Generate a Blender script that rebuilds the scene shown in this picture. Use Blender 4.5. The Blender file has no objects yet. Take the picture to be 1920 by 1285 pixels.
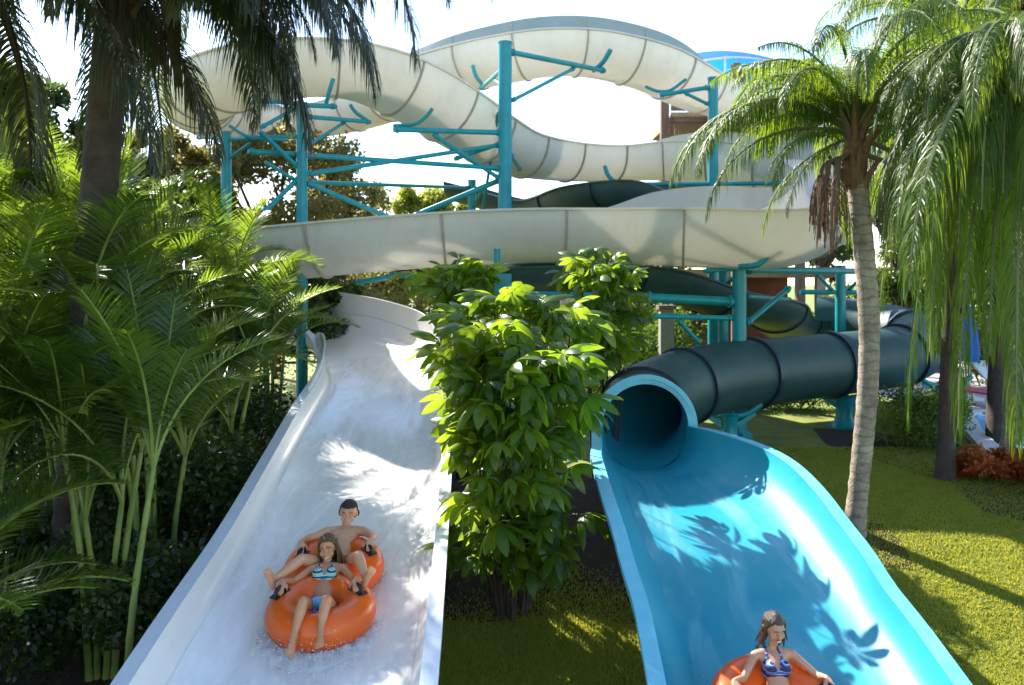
import bpy, bmesh, math, random
import numpy as np
from mathutils import Vector, Matrix, noise as mnoise
R = math.radians
random.seed(7); rng = np.random.default_rng(7)
scene = bpy.context.scene
COL = scene.collection
# ------------------------------------------------------------------ camera, sky, sun
H, HZ, F = 3.1, 530.0, 1500.0          # eye height (m), horizon row, focal length in photo pixels
cam_d = bpy.data.cameras.new('camera'); cam = bpy.data.objects.new('camera', cam_d); COL.objects.link(cam)
cam.location = (0, 0, H); cam.rotation_euler = (R(90), 0, 0)
cam_d.sensor_width = 36; cam_d.lens = 36 * F / 1920
cam_d.shift_y = -(642.5 - HZ) / 1920
cam_d.clip_end = 3000; cam_d.clip_start = 0.05
cam_d.dof.use_dof = True; cam_d.dof.focus_distance = 8.5; cam_d.dof.aperture_fstop = 1.6
scene.camera = cam
SUN_AZ, SUN_EL = -40.0, 40.0           # degrees clockwise from the view direction, elevation
world = bpy.data.worlds.new('World'); scene.world = world; world.use_nodes = True
wn = world.node_tree; bgn = wn.nodes['Background']
sky = wn.nodes.new('ShaderNodeTexSky'); sky.sky_type = 'NISHITA'; sky.sun_disc = False
sky.sun_elevation = R(SUN_EL); sky.sun_rotation = R(SUN_AZ)
sky.air_density = 1.0; sky.dust_density = 0.4; sky.ozone_density = 1.2
wn.links.new(sky.outputs[0], bgn.inputs[0]); bgn.inputs[1].default_value = 0.125
sl = bpy.data.lights.new('sun', 'SUN'); sl.energy = 4.4; sl.angle = R(0.5); sl.color = (1, .95, .86)
sun = bpy.data.objects.new('sun', sl); COL.objects.link(sun)
sd = Vector((math.sin(R(SUN_AZ)) * math.cos(R(SUN_EL)), math.cos(R(SUN_AZ)) * math.cos(R(SUN_EL)), math.sin(R(SUN_EL))))
sun.rotation_euler = sd.to_track_quat('Z', 'Y').to_euler()
scene.view_settings.view_transform = 'Standard'; scene.view_settings.look = 'None'
scene.view_settings.gamma = 1; scene.view_settings.exposure = 1.8
scene.view_settings.use_curve_mapping = False
scene.cycles.max_bounces = 7; scene.cycles.transparent_max_bounces = 12
scene.cycles.use_denoising = True
scene.cycles.caustics_reflective = False; scene.cycles.caustics_refractive = False

def at(px, py, Y):
    return Vector(((px - 960) / F * Y, Y, H - (py - HZ) / F * Y))
def zg(x, y):
    t = min(1, max(0, (y - 6.5) / 6.0)); t = t * t * (3 - 2 * t)
    return -1.0 + t * 1.0

# ------------------------------------------------------------------ mesh helpers
class MB:
    def __init__(s): s.v = []; s.f = []; s.m = []
    def add(s, vs, fs, m=0):
        b = len(s.v); s.v.extend([tuple(p) for p in vs])
        s.f.extend([tuple(b + i for i in f) for f in fs]); s.m.extend([m] * len(fs)); return s
    def box(s, c, size, rot=0.0, m=0):
        hx, hy, hz = size[0] / 2, size[1] / 2, size[2] / 2; c = Vector(c)
        ca, sa = math.cos(rot), math.sin(rot); vs = []
        for dz in (-hz, hz):
            for dx, dy in ((-hx, -hy), (hx, -hy), (hx, hy), (-hx, hy)):
                vs.append((c.x + dx * ca - dy * sa, c.y + dx * sa + dy * ca, c.z + dz))
        return s.add(vs, [(0, 3, 2, 1), (4, 5, 6, 7), (0, 1, 5, 4), (1, 2, 6, 5), (2, 3, 7, 6), (3, 0, 4, 7)], m)
    def bar(s, a, b, w, h, m=0):
        a, b = Vector(a), Vector(b); t = (b - a).normalized()
        u = t.cross(Vector((0, 0, 1)))
        u = Vector((1, 0, 0)) if u.length < 1e-3 else u.normalized()
        v = u.cross(t)
        vs = [p + u * sx * w / 2 + v * sz * h / 2 for p in (a, b) for sx, sz in ((-1, -1), (1, -1), (1, 1), (-1, 1))]
        return s.add(vs, [(0, 3, 2, 1), (4, 5, 6, 7), (0, 1, 5, 4), (1, 2, 6, 5), (2, 3, 7, 6), (3, 0, 4, 7)], m)
    def tube(s, pts, rad, n=12, cap=True, m=0):
        pts = [Vector(p) for p in pts]; k = len(pts)
        if not hasattr(rad, '__len__'): rad = [rad] * k
        vs = []; up = None
        for i, p in enumerate(pts):
            t = (pts[min(i + 1, k - 1)] - pts[max(i - 1, 0)]).normalized()
            if up is None:
                up = Vector((0, 0, 1)) if abs(t.z) < .95 else Vector((0, 1, 0))
            a = t.cross(up).normalized(); b = a.cross(t).normalized(); up = b
            for j in range(n):
                an = 2 * math.pi * j / n
                vs.append(p + (a * math.cos(an) + b * math.sin(an)) * rad[i])
        fs = [(i * n + j, i * n + (j + 1) % n, (i + 1) * n + (j + 1) % n, (i + 1) * n + j) for i in range(k - 1) for j in range(n)]
        if cap: fs += [tuple(range(n)), tuple(range((k - 1) * n + n - 1, (k - 1) * n - 1, -1))]
        return s.add(vs, fs, m)
    def mesh(s, name, mats, smooth=35):
        me = bpy.data.meshes.new(name); me.from_pydata(s.v, [], s.f)
        if not isinstance(mats, (list, tuple)): mats = [mats]
        for mt in mats: me.materials.append(mt)
        if len(mats) > 1: me.polygons.foreach_set('material_index', s.m)
        if smooth: me.polygons.foreach_set('use_smooth', [True] * len(me.polygons)); me.set_sharp_from_angle(angle=R(smooth))
        me.validate(); me.update(); return me
    def build(s, name, mats, parent=None, smooth=35, loc=None):
        return link(name, s.mesh(name, mats, smooth), parent, loc)

def link(name, me, parent=None, loc=None, mat=None):
    o = bpy.data.objects.new(name, me); COL.objects.link(o)
    if parent is not None: o.parent = parent
    if loc is not None: o.location = loc
    if mat is not None: o.matrix_basis = mat
    return o
def quadmesh(name, V, nper, faces, mat, smooth=False):
    """V: (N, nper, 3) repeated little meshes sharing one face pattern"""
    N = V.shape[0]; fl = len(faces[0]); nf = len(faces)
    base = (np.arange(N) * nper)[:, None, None]
    idx = (np.array(faces)[None] + base).reshape(-1)
    me = bpy.data.meshes.new(name)
    me.vertices.add(N * nper); me.vertices.foreach_set('co', V.reshape(-1).astype(np.float32))
    me.loops.add(len(idx)); me.loops.foreach_set('vertex_index', idx.astype(np.int32))
    me.polygons.add(N * nf); me.polygons.foreach_set('loop_start', (np.arange(N * nf) * fl).astype(np.int32))
    me.materials.append(mat); me.update(calc_edges=True)
    if smooth: me.polygons.foreach_set('use_smooth', [True] * len(me.polygons))
    return me
def thing(name, label, cat, loc=(0, 0, 0), group=None, rz=0):
    o = bpy.data.objects.new(name, None); COL.objects.link(o); o.location = loc; o.rotation_euler = (0, 0, rz)
    o.empty_display_size = .2
    o['label'] = label; o['category'] = cat
    if group: o['group'] = group
    return o
def tag(o, label, cat, group=None):
    o['label'] = label; o['category'] = cat
    if group: o['group'] = group
    return o
def struct(o): o['kind'] = 'structure'; return o
def stuff(o, label=None, cat=None):
    o['kind'] = 'stuff'
    if label: o['label'] = label
    if cat: o['category'] = cat
    return o
def copy_tree(o, parent=None):
    c = o.copy(); COL.objects.link(c); c.parent = parent
    for ch in list(o.children): copy_tree(ch, c)
    return c

# ------------------------------------------------------------------ materials
def ramp(nt, fac, stops):
    r = nt.nodes.new('ShaderNodeValToRGB'); nt.links.new(fac, r.inputs[0]); el = r.color_ramp.elements
    while len(el) < len(stops): el.new(.5)
    for e, (p, c) in zip(el, stops): e.position = p; e.color = (*c, 1)
    return r.outputs[0]
def noise(nt, scale, detail=4, rough=.6, vec=None, dist=0, kind='Object'):
    n = nt.nodes.new('ShaderNodeTexNoise'); n.inputs['Scale'].default_value = scale
    n.inputs['Detail'].default_value = detail; n.inputs['Roughness'].default_value = rough; n.inputs['Distortion'].default_value = dist
    if vec is None:
        tc = nt.nodes.new('ShaderNodeTexCoord'); vec = tc.outputs[kind]
    nt.links.new(vec, n.inputs['Vector']); return n.outputs['Fac']
def scaled(nt, sc, kind='Object'):
    tc = nt.nodes.new('ShaderNodeTexCoord'); mp = nt.nodes.new('ShaderNodeMapping'); mp.inputs['Scale'].default_value = sc
    nt.links.new(tc.outputs[kind], mp.inputs['Vector']); return mp.outputs[0]
def bump(nt, fac, strength, dist, bsdf):
    b = nt.nodes.new('ShaderNodeBump'); b.inputs['Strength'].default_value = strength; b.inputs['Distance'].default_value = dist
    nt.links.new(fac, b.inputs['Height']); nt.links.new(b.outputs[0], bsdf.inputs['Normal'])
def mat(name, col=(.5, .5, .5), rough=.5, col2=None, nscale=6, bmp=0, bscale=40, bdist=.01, spec=.5, coat=0, metal=0, trans=None, tcol=None, stops=None, vec=None, sss=0):
    m = bpy.data.materials.new(name); m.use_nodes = True; nt = m.node_tree; b = nt.nodes['Principled BSDF']
    b.inputs['Base Color'].default_value = (*col, 1); b.inputs['Roughness'].default_value = rough
    b.inputs['Specular IOR Level'].default_value = spec; b.inputs['Coat Weight'].default_value = coat; b.inputs['Metallic'].default_value = metal
    v = scaled(nt, vec) if vec else None
    if stops: nt.links.new(ramp(nt, noise(nt, nscale, 6, .65, v), stops), b.inputs['Base Color'])
    elif col2: nt.links.new(ramp(nt, noise(nt, nscale, 5, .6, v), [(.3, col), (.7, col2)]), b.inputs['Base Color'])
    if bmp: bump(nt, noise(nt, bscale, 4, .6, v), bmp, bdist, b)
    if sss: b.inputs['Subsurface Weight'].default_value = sss; b.inputs['Subsurface Radius'].default_value = (.02, .008, .004)
    if trans:
        t = nt.nodes.new('ShaderNodeBsdfTranslucent'); t.inputs[0].default_value = (*(tcol or col), 1)
        mx = nt.nodes.new('ShaderNodeMixShader'); mx.inputs[0].default_value = trans
        nt.links.new(b.outputs[0], mx.inputs[1]); nt.links.new(t.outputs[0], mx.inputs[2])
        nt.links.new(mx.outputs[0], nt.nodes['Material Output'].inputs[0])
    return m
def leafmat(name, c1, c2, t1, t2, rough=.35, trans=.4, nscale=1.2, spec=.5):
    """leaf: two-tone by position + per object, with light coming through"""
    m = bpy.data.materials.new(name); m.use_nodes = True; nt = m.node_tree; b = nt.nodes['Principled BSDF']
    b.inputs['Roughness'].default_value = rough; b.inputs['Specular IOR Level'].default_value = spec
    n1 = noise(nt, nscale, 3, .6, None, 0, 'Object'); oi = nt.nodes.new('ShaderNodeObjectInfo')
    n2 = noise(nt, nscale * 9, 2, .6, None, 0, 'Object')
    ad = nt.nodes.new('ShaderNodeMath'); ad.operation = 'MULTIPLY_ADD'; ad.inputs[1].default_value = .5
    nt.links.new(oi.outputs['Random'], ad.inputs[0]); nt.links.new(n1, ad.inputs[2])
    a2 = nt.nodes.new('ShaderNodeMath'); a2.operation = 'MULTIPLY_ADD'; a2.inputs[1].default_value = .5
    nt.links.new(n2, a2.inputs[0]); nt.links.new(ad.outputs[0], a2.inputs[2])
    f = a2.outputs[0]
    nt.links.new(ramp(nt, f, [(.62, c1), (1.0, c2)]), b.inputs['Base Color'])
    t = nt.nodes.new('ShaderNodeBsdfTranslucent'); nt.links.new(ramp(nt, f, [(.62, t1), (1.0, t2)]), t.inputs[0])
    mx = nt.nodes.new('ShaderNodeMixShader'); mx.inputs[0].default_value = trans
    nt.links.new(b.outputs[0], mx.inputs[1]); nt.links.new(t.outputs[0], mx.inputs[2])
    nt.links.new(mx.outputs[0], nt.nodes['Material Output'].inputs[0])
    return m
M = {}
M['cream'] = mat('cream_gelcoat', rough=.4, stops=[(.25, (.68, .645, .58)), (.5, (.73, .70, .645)), (.75, (.77, .75, .71))], nscale=.9, trans=.22, tcol=(.86, .82, .74), bmp=.08, bscale=3, bdist=.02)
def weather(m, col, sc, amt):
    nt = m.node_tree; b = nt.nodes['Principled BSDF']; lk = b.inputs['Base Color'].links[0]; src = lk.from_socket
    f = ramp(nt, noise(nt, 2.2, 7, .7, scaled(nt, sc), .4), [(.50, (0, 0, 0)), (.72, (amt, amt, amt))])
    g = ramp(nt, noise(nt, .35, 3, .6), [(.4, (.35, .35, .35)), (.65, (1, 1, 1))])
    mu = nt.nodes.new('ShaderNodeMath'); mu.operation = 'MULTIPLY'; nt.links.new(f, mu.inputs[0]); nt.links.new(g, mu.inputs[1])
    mx = nt.nodes.new('ShaderNodeMix'); mx.data_type = 'RGBA'; nt.links.new(mu.outputs[0], mx.inputs[0]); nt.links.new(src, mx.inputs[6]); mx.inputs[7].default_value = (*col, 1)
    nt.links.new(mx.outputs[2], b.inputs['Base Color'])
weather(M['cream'], (.36, .30, .21), (1.6, 1.6, .22), .32)
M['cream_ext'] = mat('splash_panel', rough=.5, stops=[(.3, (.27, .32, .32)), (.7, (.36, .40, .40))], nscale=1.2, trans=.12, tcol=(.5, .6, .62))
M['cream_joint'] = mat('flange', (.36, .31, .25), .6, (.45, .4, .33))
M['white'] = mat('white_gelcoat', rough=.22, stops=[(.3, (.87, .84, .79)), (.6, (.91, .88, .83))], nscale=1.1, coat=.3, bmp=.05, bscale=2.5, bdist=.03)
M['white_rim'] = mat('white_rim', (.66, .68, .74), .35, (.74, .76, .8), nscale=5)
M['blue'] = mat('blue_gelcoat', rough=.45, stops=[(.3, (.012, .27, .36)), (.7, (.03, .34, .43))], nscale=1.0, coat=.0, bmp=.03, bscale=2, bdist=.03)
M['blue_rim'] = mat('blue_rim', (.10, .42, .54), .4, (.16, .5, .62), nscale=6)
M['tealdark'] = mat('dark_teal_gelcoat', rough=.5, stops=[(.25, (.014, .046, .046)), (.6, (.024, .070, .068)), (.8, (.05, .105, .095))], nscale=1.6, coat=.0, bmp=.05, bscale=5)
M['tealdark_joint'] = mat('dark_flange', (.012, .025, .04), .4, (.02, .04, .06))
M['steel'] = mat('teal_paint', rough=.38, stops=[(.3, (.0, .22, .26)), (.7, (.004, .30, .33))], nscale=2.5, bmp=.05, bscale=60)
M['wood'] = mat('weathered_wood', rough=.8, stops=[(.3, (.10, .06, .045)), (.7, (.19, .125, .09))], nscale=8, bmp=.4, bscale=30, vec=(1, 1, .15))
M['wood_lt'] = mat('pale_wood', rough=.8, stops=[(.3, (.24, .17, .10)), (.7, (.36, .27, .17))], nscale=8, bmp=.3, bscale=30)
M['canopy'] = mat('blue_canopy_cloth', (.015, .16, .45), .6, (.03, .25, .6), trans=.5, tcol=(.02, .3, .75))
M['white_paint'] = mat('white_paint', (.62, .64, .66), .5, (.7, .7, .7))
M['bark'] = mat('palm_bark', rough=.85, stops=[(.25, (.13, .10, .075)), (.55, (.30, .25, .19)), (.75, (.42, .36, .28))], nscale=5, bmp=.6, bscale=30, bdist=.02)
def rings(m):
    nt = m.node_tree; b = nt.nodes['Principled BSDF']; lk = b.inputs['Base Color'].links[0]; src = lk.from_socket
    w = nt.nodes.new('ShaderNodeTexWave'); w.bands_direction = 'Z'; w.inputs['Scale'].default_value = 2.6; w.inputs['Distortion'].default_value = 7.0; w.inputs['Detail'].default_value = 4; w.inputs['Detail Scale'].default_value = 1.5
    tc = nt.nodes.new('ShaderNodeTexCoord'); nt.links.new(tc.outputs['Object'], w.inputs['Vector'])
    f = ramp(nt, w.outputs['Fac'], [(.0, (.5, .5, .5)), (.2, (0, 0, 0))]); mx = nt.nodes.new('ShaderNodeMix'); mx.data_type = 'RGBA'
    nt.links.new(f, mx.inputs[0]); nt.links.new(src, mx.inputs[6]); mx.inputs[7].default_value = (.09, .06, .045, 1); 
    p2 = ramp(nt, noise(nt, 3.2, 6, .7), [(.52, (0, 0, 0)), (.66, (.8, .8, .8))]); m3 = nt.nodes.new('ShaderNodeMix'); m3.data_type = 'RGBA'
    nt.links.new(p2, m3.inputs[0]); nt.links.new(mx.outputs[2], m3.inputs[6]); m3.inputs[7].default_value = (.15, .10, .075, 1); nt.links.new(m3.outputs[2], b.inputs['Base Color'])
rings(M['bark'])
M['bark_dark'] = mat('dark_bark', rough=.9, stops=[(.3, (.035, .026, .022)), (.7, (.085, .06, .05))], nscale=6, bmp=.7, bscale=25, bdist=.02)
M['cane'] = mat('areca_cane', rough=.45, stops=[(.3, (.10, .16, .03)), (.7, (.25, .30, .07))], nscale=4, bmp=.2, bscale=30)
M['fibre'] = mat('brown_fibre', rough=.9, stops=[(.3, (.11, .055, .028)), (.7, (.24, .13, .07))], nscale=12)
M['areca'] = leafmat('areca_leaf', (.018, .050, .009), (.050, .10, .014), (.13, .25, .014), (.32, .44, .03), trans=.46)
M['queen'] = leafmat('queen_leaf', (.022, .055, .008), (.06, .105, .012), (.18, .33, .012), (.36, .48, .02), rough=.42, trans=.45, spec=.35)
M['queen_dark'] = leafmat('shaded_queen_leaf', (.022, .034, .018), (.045, .058, .026), (.05, .075, .015), (.13, .16, .03), rough=.42, trans=.25)  # darker copy of the queen leaf; backlit shade of the left crowns put into its colour
M['queen_far'] = leafmat('far_palm_leaf', (.018, .04, .012), (.06, .10, .025), (.10, .2, .02), (.22, .33, .04), rough=.4, trans=.35)
M['scheff'] = leafmat('umbrella_leaf', (.020, .055, .006), (.062, .115, .010), (.16, .32, .008), (.42, .56, .03), rough=.33, trans=.48, nscale=2)
M['tree_olive'] = leafmat('olive_tree_leaf', (.07, .085, .025), (.13, .12, .04), (.25, .25, .05), (.38, .33, .08), rough=.5, trans=.45, nscale=.6)
M['tree_yellow'] = leafmat('yellow_green_leaf', (.10, .15, .02), (.18, .21, .03), (.38, .48, .04), (.5, .52, .06), rough=.5, trans=.5)
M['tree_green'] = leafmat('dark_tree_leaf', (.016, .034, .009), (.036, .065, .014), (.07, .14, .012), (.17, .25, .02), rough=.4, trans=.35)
M['hedge'] = leafmat('hedge_leaf', (.04, .09, .012), (.09, .15, .02), (.15, .3, .02), (.3, .42, .03), rough=.5, trans=.35)
M['croton'] = leafmat('croton_leaf', (.06, .02, .012), (.35, .06, .02), (.3, .08, .02), (.6, .35, .04), rough=.35, trans=.3, nscale=6)
M['pink'] = leafmat('pink_flower', (.5, .08, .22), (.65, .2, .35), (.6, .1, .25), (.7, .3, .4), trans=.3)
M['stem'] = mat('green_stem', (.10, .15, .04), .6, (.16, .14, .07))
# ------------------------------------------------------------------ ground
def grid_sheet(name, xs, ys, zf, mt, mask=None):
    mb = MB(); nx, ny = len(xs), len(ys)
    vs = [(x, y, zf(x, y)) for y in ys for x in xs]
    fs = [(j * nx + i, j * nx + i + 1, (j + 1) * nx + i + 1, (j + 1) * nx + i) for j in range(ny - 1) for i in range(nx - 1)]
    mb.add(vs, fs); return struct(mb.build(name, mt, smooth=60))
lm = bpy.data.materials.new('lawn'); lm.use_nodes = True; nt = lm.node_tree; b = nt.nodes['Principled BSDF']; b.inputs['Roughness'].default_value = .85
c1 = noise(nt, 1.3, 5, .65); nt.links.new(ramp(nt, c1, [(.28, (.06, .10, .012)), (.42, (.13, .17, .018)), (.6, (.20, .22, .028)), (.75, (.26, .24, .05))]), b.inputs['Base Color'])
bump(nt, noise(nt, 40, 3, .7), .35, .02, b)
xs = [-400, -120, -60, -30] + list(np.linspace(-20, 24, 60)) + [40, 80, 160, 400]
ys = [-60, -20] + list(np.linspace(-4, 40, 80)) + [60, 100, 200, 400, 900]
grid_sheet('ground', xs, ys, zg, lm)
soil = mat('mulch', rough=.95, stops=[(.3, (.014, .008, .005)), (.55, (.03, .016, .010)), (.8, (.11, .06, .04))], nscale=7, bmp=.9, bscale=45, bdist=.03)
def patch(name, poly, mt, dz=.012, n=26):
    """irregular bed that follows the ground"""
    cx = sum(p[0] for p in poly) / len(poly); cy = sum(p[1] for p in poly) / len(poly)
    ring = []
    for i in range(len(poly)):
        a, bb = poly[i], poly[(i + 1) % len(poly)]
        for k in range(8):
            t = k / 8; x = a[0] + (bb[0] - a[0]) * t; y = a[1] + (bb[1] - a[1]) * t
            q = mnoise.noise(Vector((x * .9, y * .9, 3))) * .25
            ring.append((x + q, y + q))
    mb = MB(); k = 10; vs = [(cx, cy, zg(cx, cy) + dz)]
    for j in range(1, k + 1):
        for x, y in ring:
            X, Y = cx + (x - cx) * j / k, cy + (y - cy) * j / k; vs.append((X, Y, zg(X, Y) + dz))
    n = len(ring); fs = [(0, 1 + i, 1 + (i + 1) % n) for i in range(n)]
    for j in range(k - 1):
        for i in range(n): fs.append((1 + j * n + i, 1 + (j + 1) * n + i, 1 + (j + 1) * n + (i + 1) % n, 1 + j * n + (i + 1) % n))
    mb.add(vs, fs); return struct(mb.build(name, mt, smooth=60))
patch('mulch_bed', [(-1.8, 8.9), (2.2, 8.8), (2.6, 11), (1.2, 13), (-1.6, 13)], soil)
patch('palm_bed', [(-16, 2), (-2.0, 2), (-2.6, 9), (-3, 16), (-8, 22), (-18, 20)], soil)
patch('planting_bed', [(6.0, 14.6), (6.8, 12.4), (6.6, 11.2), (8.6, 9.8), (14, 8.6), (15, 12.2), (9.5, 13.6), (7.6, 16.5), (6.4, 17)], soil)
patch('tree_ring', [(3.9, 10.0), (4.9, 9.8), (5.1, 10.9), (4.1, 11.1)], soil)
# grass blades on the lawn near the camera
def blades(name, n, region, h=.035, label=''):
    x0, x1, y0, y1 = region
    X = rng.uniform(x0, x1, n); Y = y0 + (y1 - y0) * rng.random(n) ** 1.5
    keep = ~((X > -2.0) & (X < 2.5) & (Y > 9.15 + .3 * np.sin(X * 2.3) + rng.normal(0, .3, n)) & (Y < 13)); X, Y = X[keep], Y[keep]; n = len(X)
    Z = np.array([zg(x, y) for x, y in zip(X, Y)])
    a = rng.uniform(0, 6.28, n); hh = h * rng.uniform(.6, 1.5, n); w = .003 + Y * .0005
    V = np.zeros((n, 3, 3)); lean = rng.normal(0, .02, (n, 2))
    V[:, 0] = np.stack([X - np.cos(a) * w, Y - np.sin(a) * w, Z], 1); V[:, 1] = np.stack([X + np.cos(a) * w, Y + np.sin(a) * w, Z], 1)
    V[:, 2] = np.stack([X + lean[:, 0], Y + lean[:, 1], Z + hh], 1)
    gm = leafmat(name + '_blade', (.10, .15, .014), (.24, .26, .03), (.34, .46, .03), (.6, .58, .06), rough=.6, trans=.45, nscale=3)
    return stuff(link('grass', quadmesh(name, V, 3, [(0, 1, 2)], gm)), label, 'grass')
blades('grass_mid', 110000, (-1.8, 1.9, 7.2, 9.9), .035, 'short lawn grass between the white slide and the blue slide')
blades('grass_right', 230000, (2.6, 8.5, 7.0, 15.0), .03, 'short lawn grass beside the blue slide and the palm trunk')

# ------------------------------------------------------------------ flumes
def catmull(C, step):
    C = np.array(C, float); P = np.vstack([2 * C[0] - C[1], C, 2 * C[-1] - C[-2]]); out = []
    for i in range(1, len(P) - 2):
        for t in np.linspace(0, 1, 24, endpoint=False):
            t2, t3 = t * t, t ** 3
            out.append(.5 * ((2 * P[i]) + (-P[i - 1] + P[i + 1]) * t + (2 * P[i - 1] - 5 * P[i] + 4 * P[i + 1] - P[i + 2]) * t2 + (-P[i - 1] + 3 * P[i] - 3 * P[i + 1] + P[i + 2]) * t3))
    out.append(P[-2]); out = np.array(out)
    d = np.concatenate([[0], np.cumsum(np.linalg.norm(np.diff(out[:, :3], axis=0), axis=1))])
    n = max(2, int(round(d[-1] / step))); s = np.linspace(0, d[-1], n + 1)
    return np.stack([np.interp(s, d, out[:, k]) for k in range(out.shape[1])], 1), d[-1]
def frames(Q):
    fr = []
    for i in range(len(Q)):
        t = Vector(Q[min(i + 1, len(Q) - 1), :3] - Q[max(i - 1, 0), :3]).normalized()
        s = t.cross(Vector((0, 0, 1))).normalized(); u = s.cross(t).normalized()
        bk = Q[i, 7] if Q.shape[1] > 7 else 0
        s2 = s * math.cos(bk) + u * math.sin(bk); u2 = -s * math.sin(bk) + u * math.cos(bk)
        fr.append((Vector(Q[i, :3]), s2, u2, t))
    return fr
def uprof(w, d, p=2.3, n=18):
    out = []
    for k in range(n + 1):
        a = math.pi * k / n; c, s = math.cos(a), math.sin(a)
        out.append((-w * math.copysign(abs(c) ** (2 / p), c), -d * abs(s) ** (2 / p)))
    return out
def curl(w, h): return w - .28 * h * h / w - .04 * h
def sweep_flume(root, Q, seams, mats, p=2.3, lip=.07, shell=.035, joint_m=None, ext_m=None, rim_m=None, nprof=18, rimdepth=.03):
    """Q rows: x,y,z (rim centre), half width, depth, extra wall on the left, on the right, bank"""
    fr = frames(Q); N = len(Q)
    cuts = sorted(set([0, N - 1] + [min(N - 1, max(0, int(s))) for s in seams]))
    for a, b2 in zip(cuts[:-1], cuts[1:]):
        if b2 - a < 1: continue
        mb = MB(); rows = []
        for i in range(a, b2 + 1):
            c, s, u, t = fr[i]; w, d = Q[i, 3], Q[i, 4]
            o = uprof(w, d, p, nprof); inn = uprof(w - shell, d - shell, p, nprof)
            rows.append([c + s * x + u * y for x, y in o] + [c + s * x + u * y for x, y in reversed(inn)])
        L = len(rows[0]); vs = [q for r in rows for q in r]
        fs = [(j * L + k, j * L + (k + 1) % L, (j + 1) * L + (k + 1) % L, (j + 1) * L + k) for j in range(len(rows) - 1) for k in range(L)]
        ms = [0 if k < nprof + 1 else 1 for j in range(len(rows) - 1) for k in range(L)]
        mb.v = [tuple(q) for q in vs]; mb.f = fs; mb.m = ms
        mm = mats if isinstance(mats, (list, tuple)) else [mats, mats]
        mb.build('flume_section', mm, root, 40)
        # rim lips
        for sg in (-1, 1):
            mb = MB(); vs = []
            for i in range(a, b2 + 1):
                c, s, u, t = fr[i]; w = Q[i, 3]
                for x, y in ((w - shell - .006, .012), (w + lip, .012), (w + lip, -rimdepth), (w - .004, -rimdepth)):
                    vs.append(c + s * (sg * x) + u * y)
            n = b2 - a + 1
            fs = [(j * 4 + k, j * 4 + (k + 1) % 4, (j + 1) * 4 + (k + 1) % 4, (j + 1) * 4 + k) for j in range(n - 1) for k in range(4)]
            fs += [(0, 1, 2, 3), ((n - 1) * 4 + 3, (n - 1) * 4 + 2, (n - 1) * 4 + 1, (n - 1) * 4)]
            mb.add(vs, fs); mb.build('rim', rim_m or mm[0], root, 40)
            # extra wall
            col = 5 if sg < 0 else 6
            ids = [i for i in range(a, b2 + 1) if Q[i, col] > .05]
            if len(ids) > 1 and ext_m:
                mb = MB(); vs = []; K = 6
                for i in ids:
                    c, s, u, t = fr[i]; w = Q[i, 3]; e = Q[i, col]
                    for off in (0, .03):
                        for k in range(K + 1):
                            h = .014 + e * k / K; vs.append(c + s * (sg * (curl(w, h) + off - .02)) + u * h)
                L = 2 * (K + 1); fs = []
                for j in range(len(ids) - 1):
                    o0, o1 = j * L, (j + 1) * L
                    for k in range(K):
                        fs.append((o0 + k, o0 + k + 1, o1 + k + 1, o1 + k)); fs.append((o0 + K + 1 + k, o1 + K + 1 + k, o1 + K + 2 + k, o0 + K + 2 + k))
                    fs.append((o0 + K, o0 + L - 1, o1 + L - 1, o1 + K))
                for o0 in (0, (len(ids) - 1) * L):
                    for k in range(K): fs.append((o0 + k, o0 + k + 1, o0 + K + 2 + k, o0 + K + 1 + k))
                mb.add(vs, fs); mb.build('splash_panel', ext_m, root, 40)
        if joint_m and b2 < N - 1:
            c, s, u, t = fr[b2]; w, d = Q[b2, 3], Q[b2, 4]; mb = MB(); vs = []
            pr = uprof(w + .002, d + .002, p, nprof); po = uprof(w + .045, d + .045, p, nprof)
            if Q[b2, 6] > .05 and ext_m:
                hs = np.linspace(.03, Q[b2, 6], 5); pr = pr + [(curl(w, h) + .012, h) for h in hs]; po = po + [(curl(w, h) + .03, h) for h in hs]
            if Q[b2, 5] > .05 and ext_m:
                hs = np.linspace(Q[b2, 5], .03, 5); pr = [(-curl(w, h) - .012, h) for h in hs] + pr; po = [(-curl(w, h) - .03, h) for h in hs] + po
            for (x0, y0), (x1, y1) in zip(pr, po):
                for dt in (-.022, .022): vs.append(c + s * x0 + u * y0 + t * dt)
                for dt in (-.022, .022): vs.append(c + s * x1 + u * y1 + t * dt)
            n = len(pr); fs = []
            for j in range(n - 1):
                a0, a1 = j * 4, j * 4 + 4
                fs += [(a0, a1, a1 + 2, a0 + 2), (a0 + 2, a1 + 2, a1 + 3, a0 + 3), (a0 + 3, a1 + 3, a1 + 1, a0 + 1)]
            mb.add(vs, fs); mb.build('joint', joint_m, root, 40)
def P(px, py, Y, w, d, eL=0, eR=0, bank=0):
    q = at(px, py, Y); return [q.x, q.y, q.z, w, d, eL, eR, bank]

cream = thing('cream_flume', 'long cream open flume looping high over the palms on teal posts', 'water slide', (0, 24, 0))
cream.location = (0, 0, 0)
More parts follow.
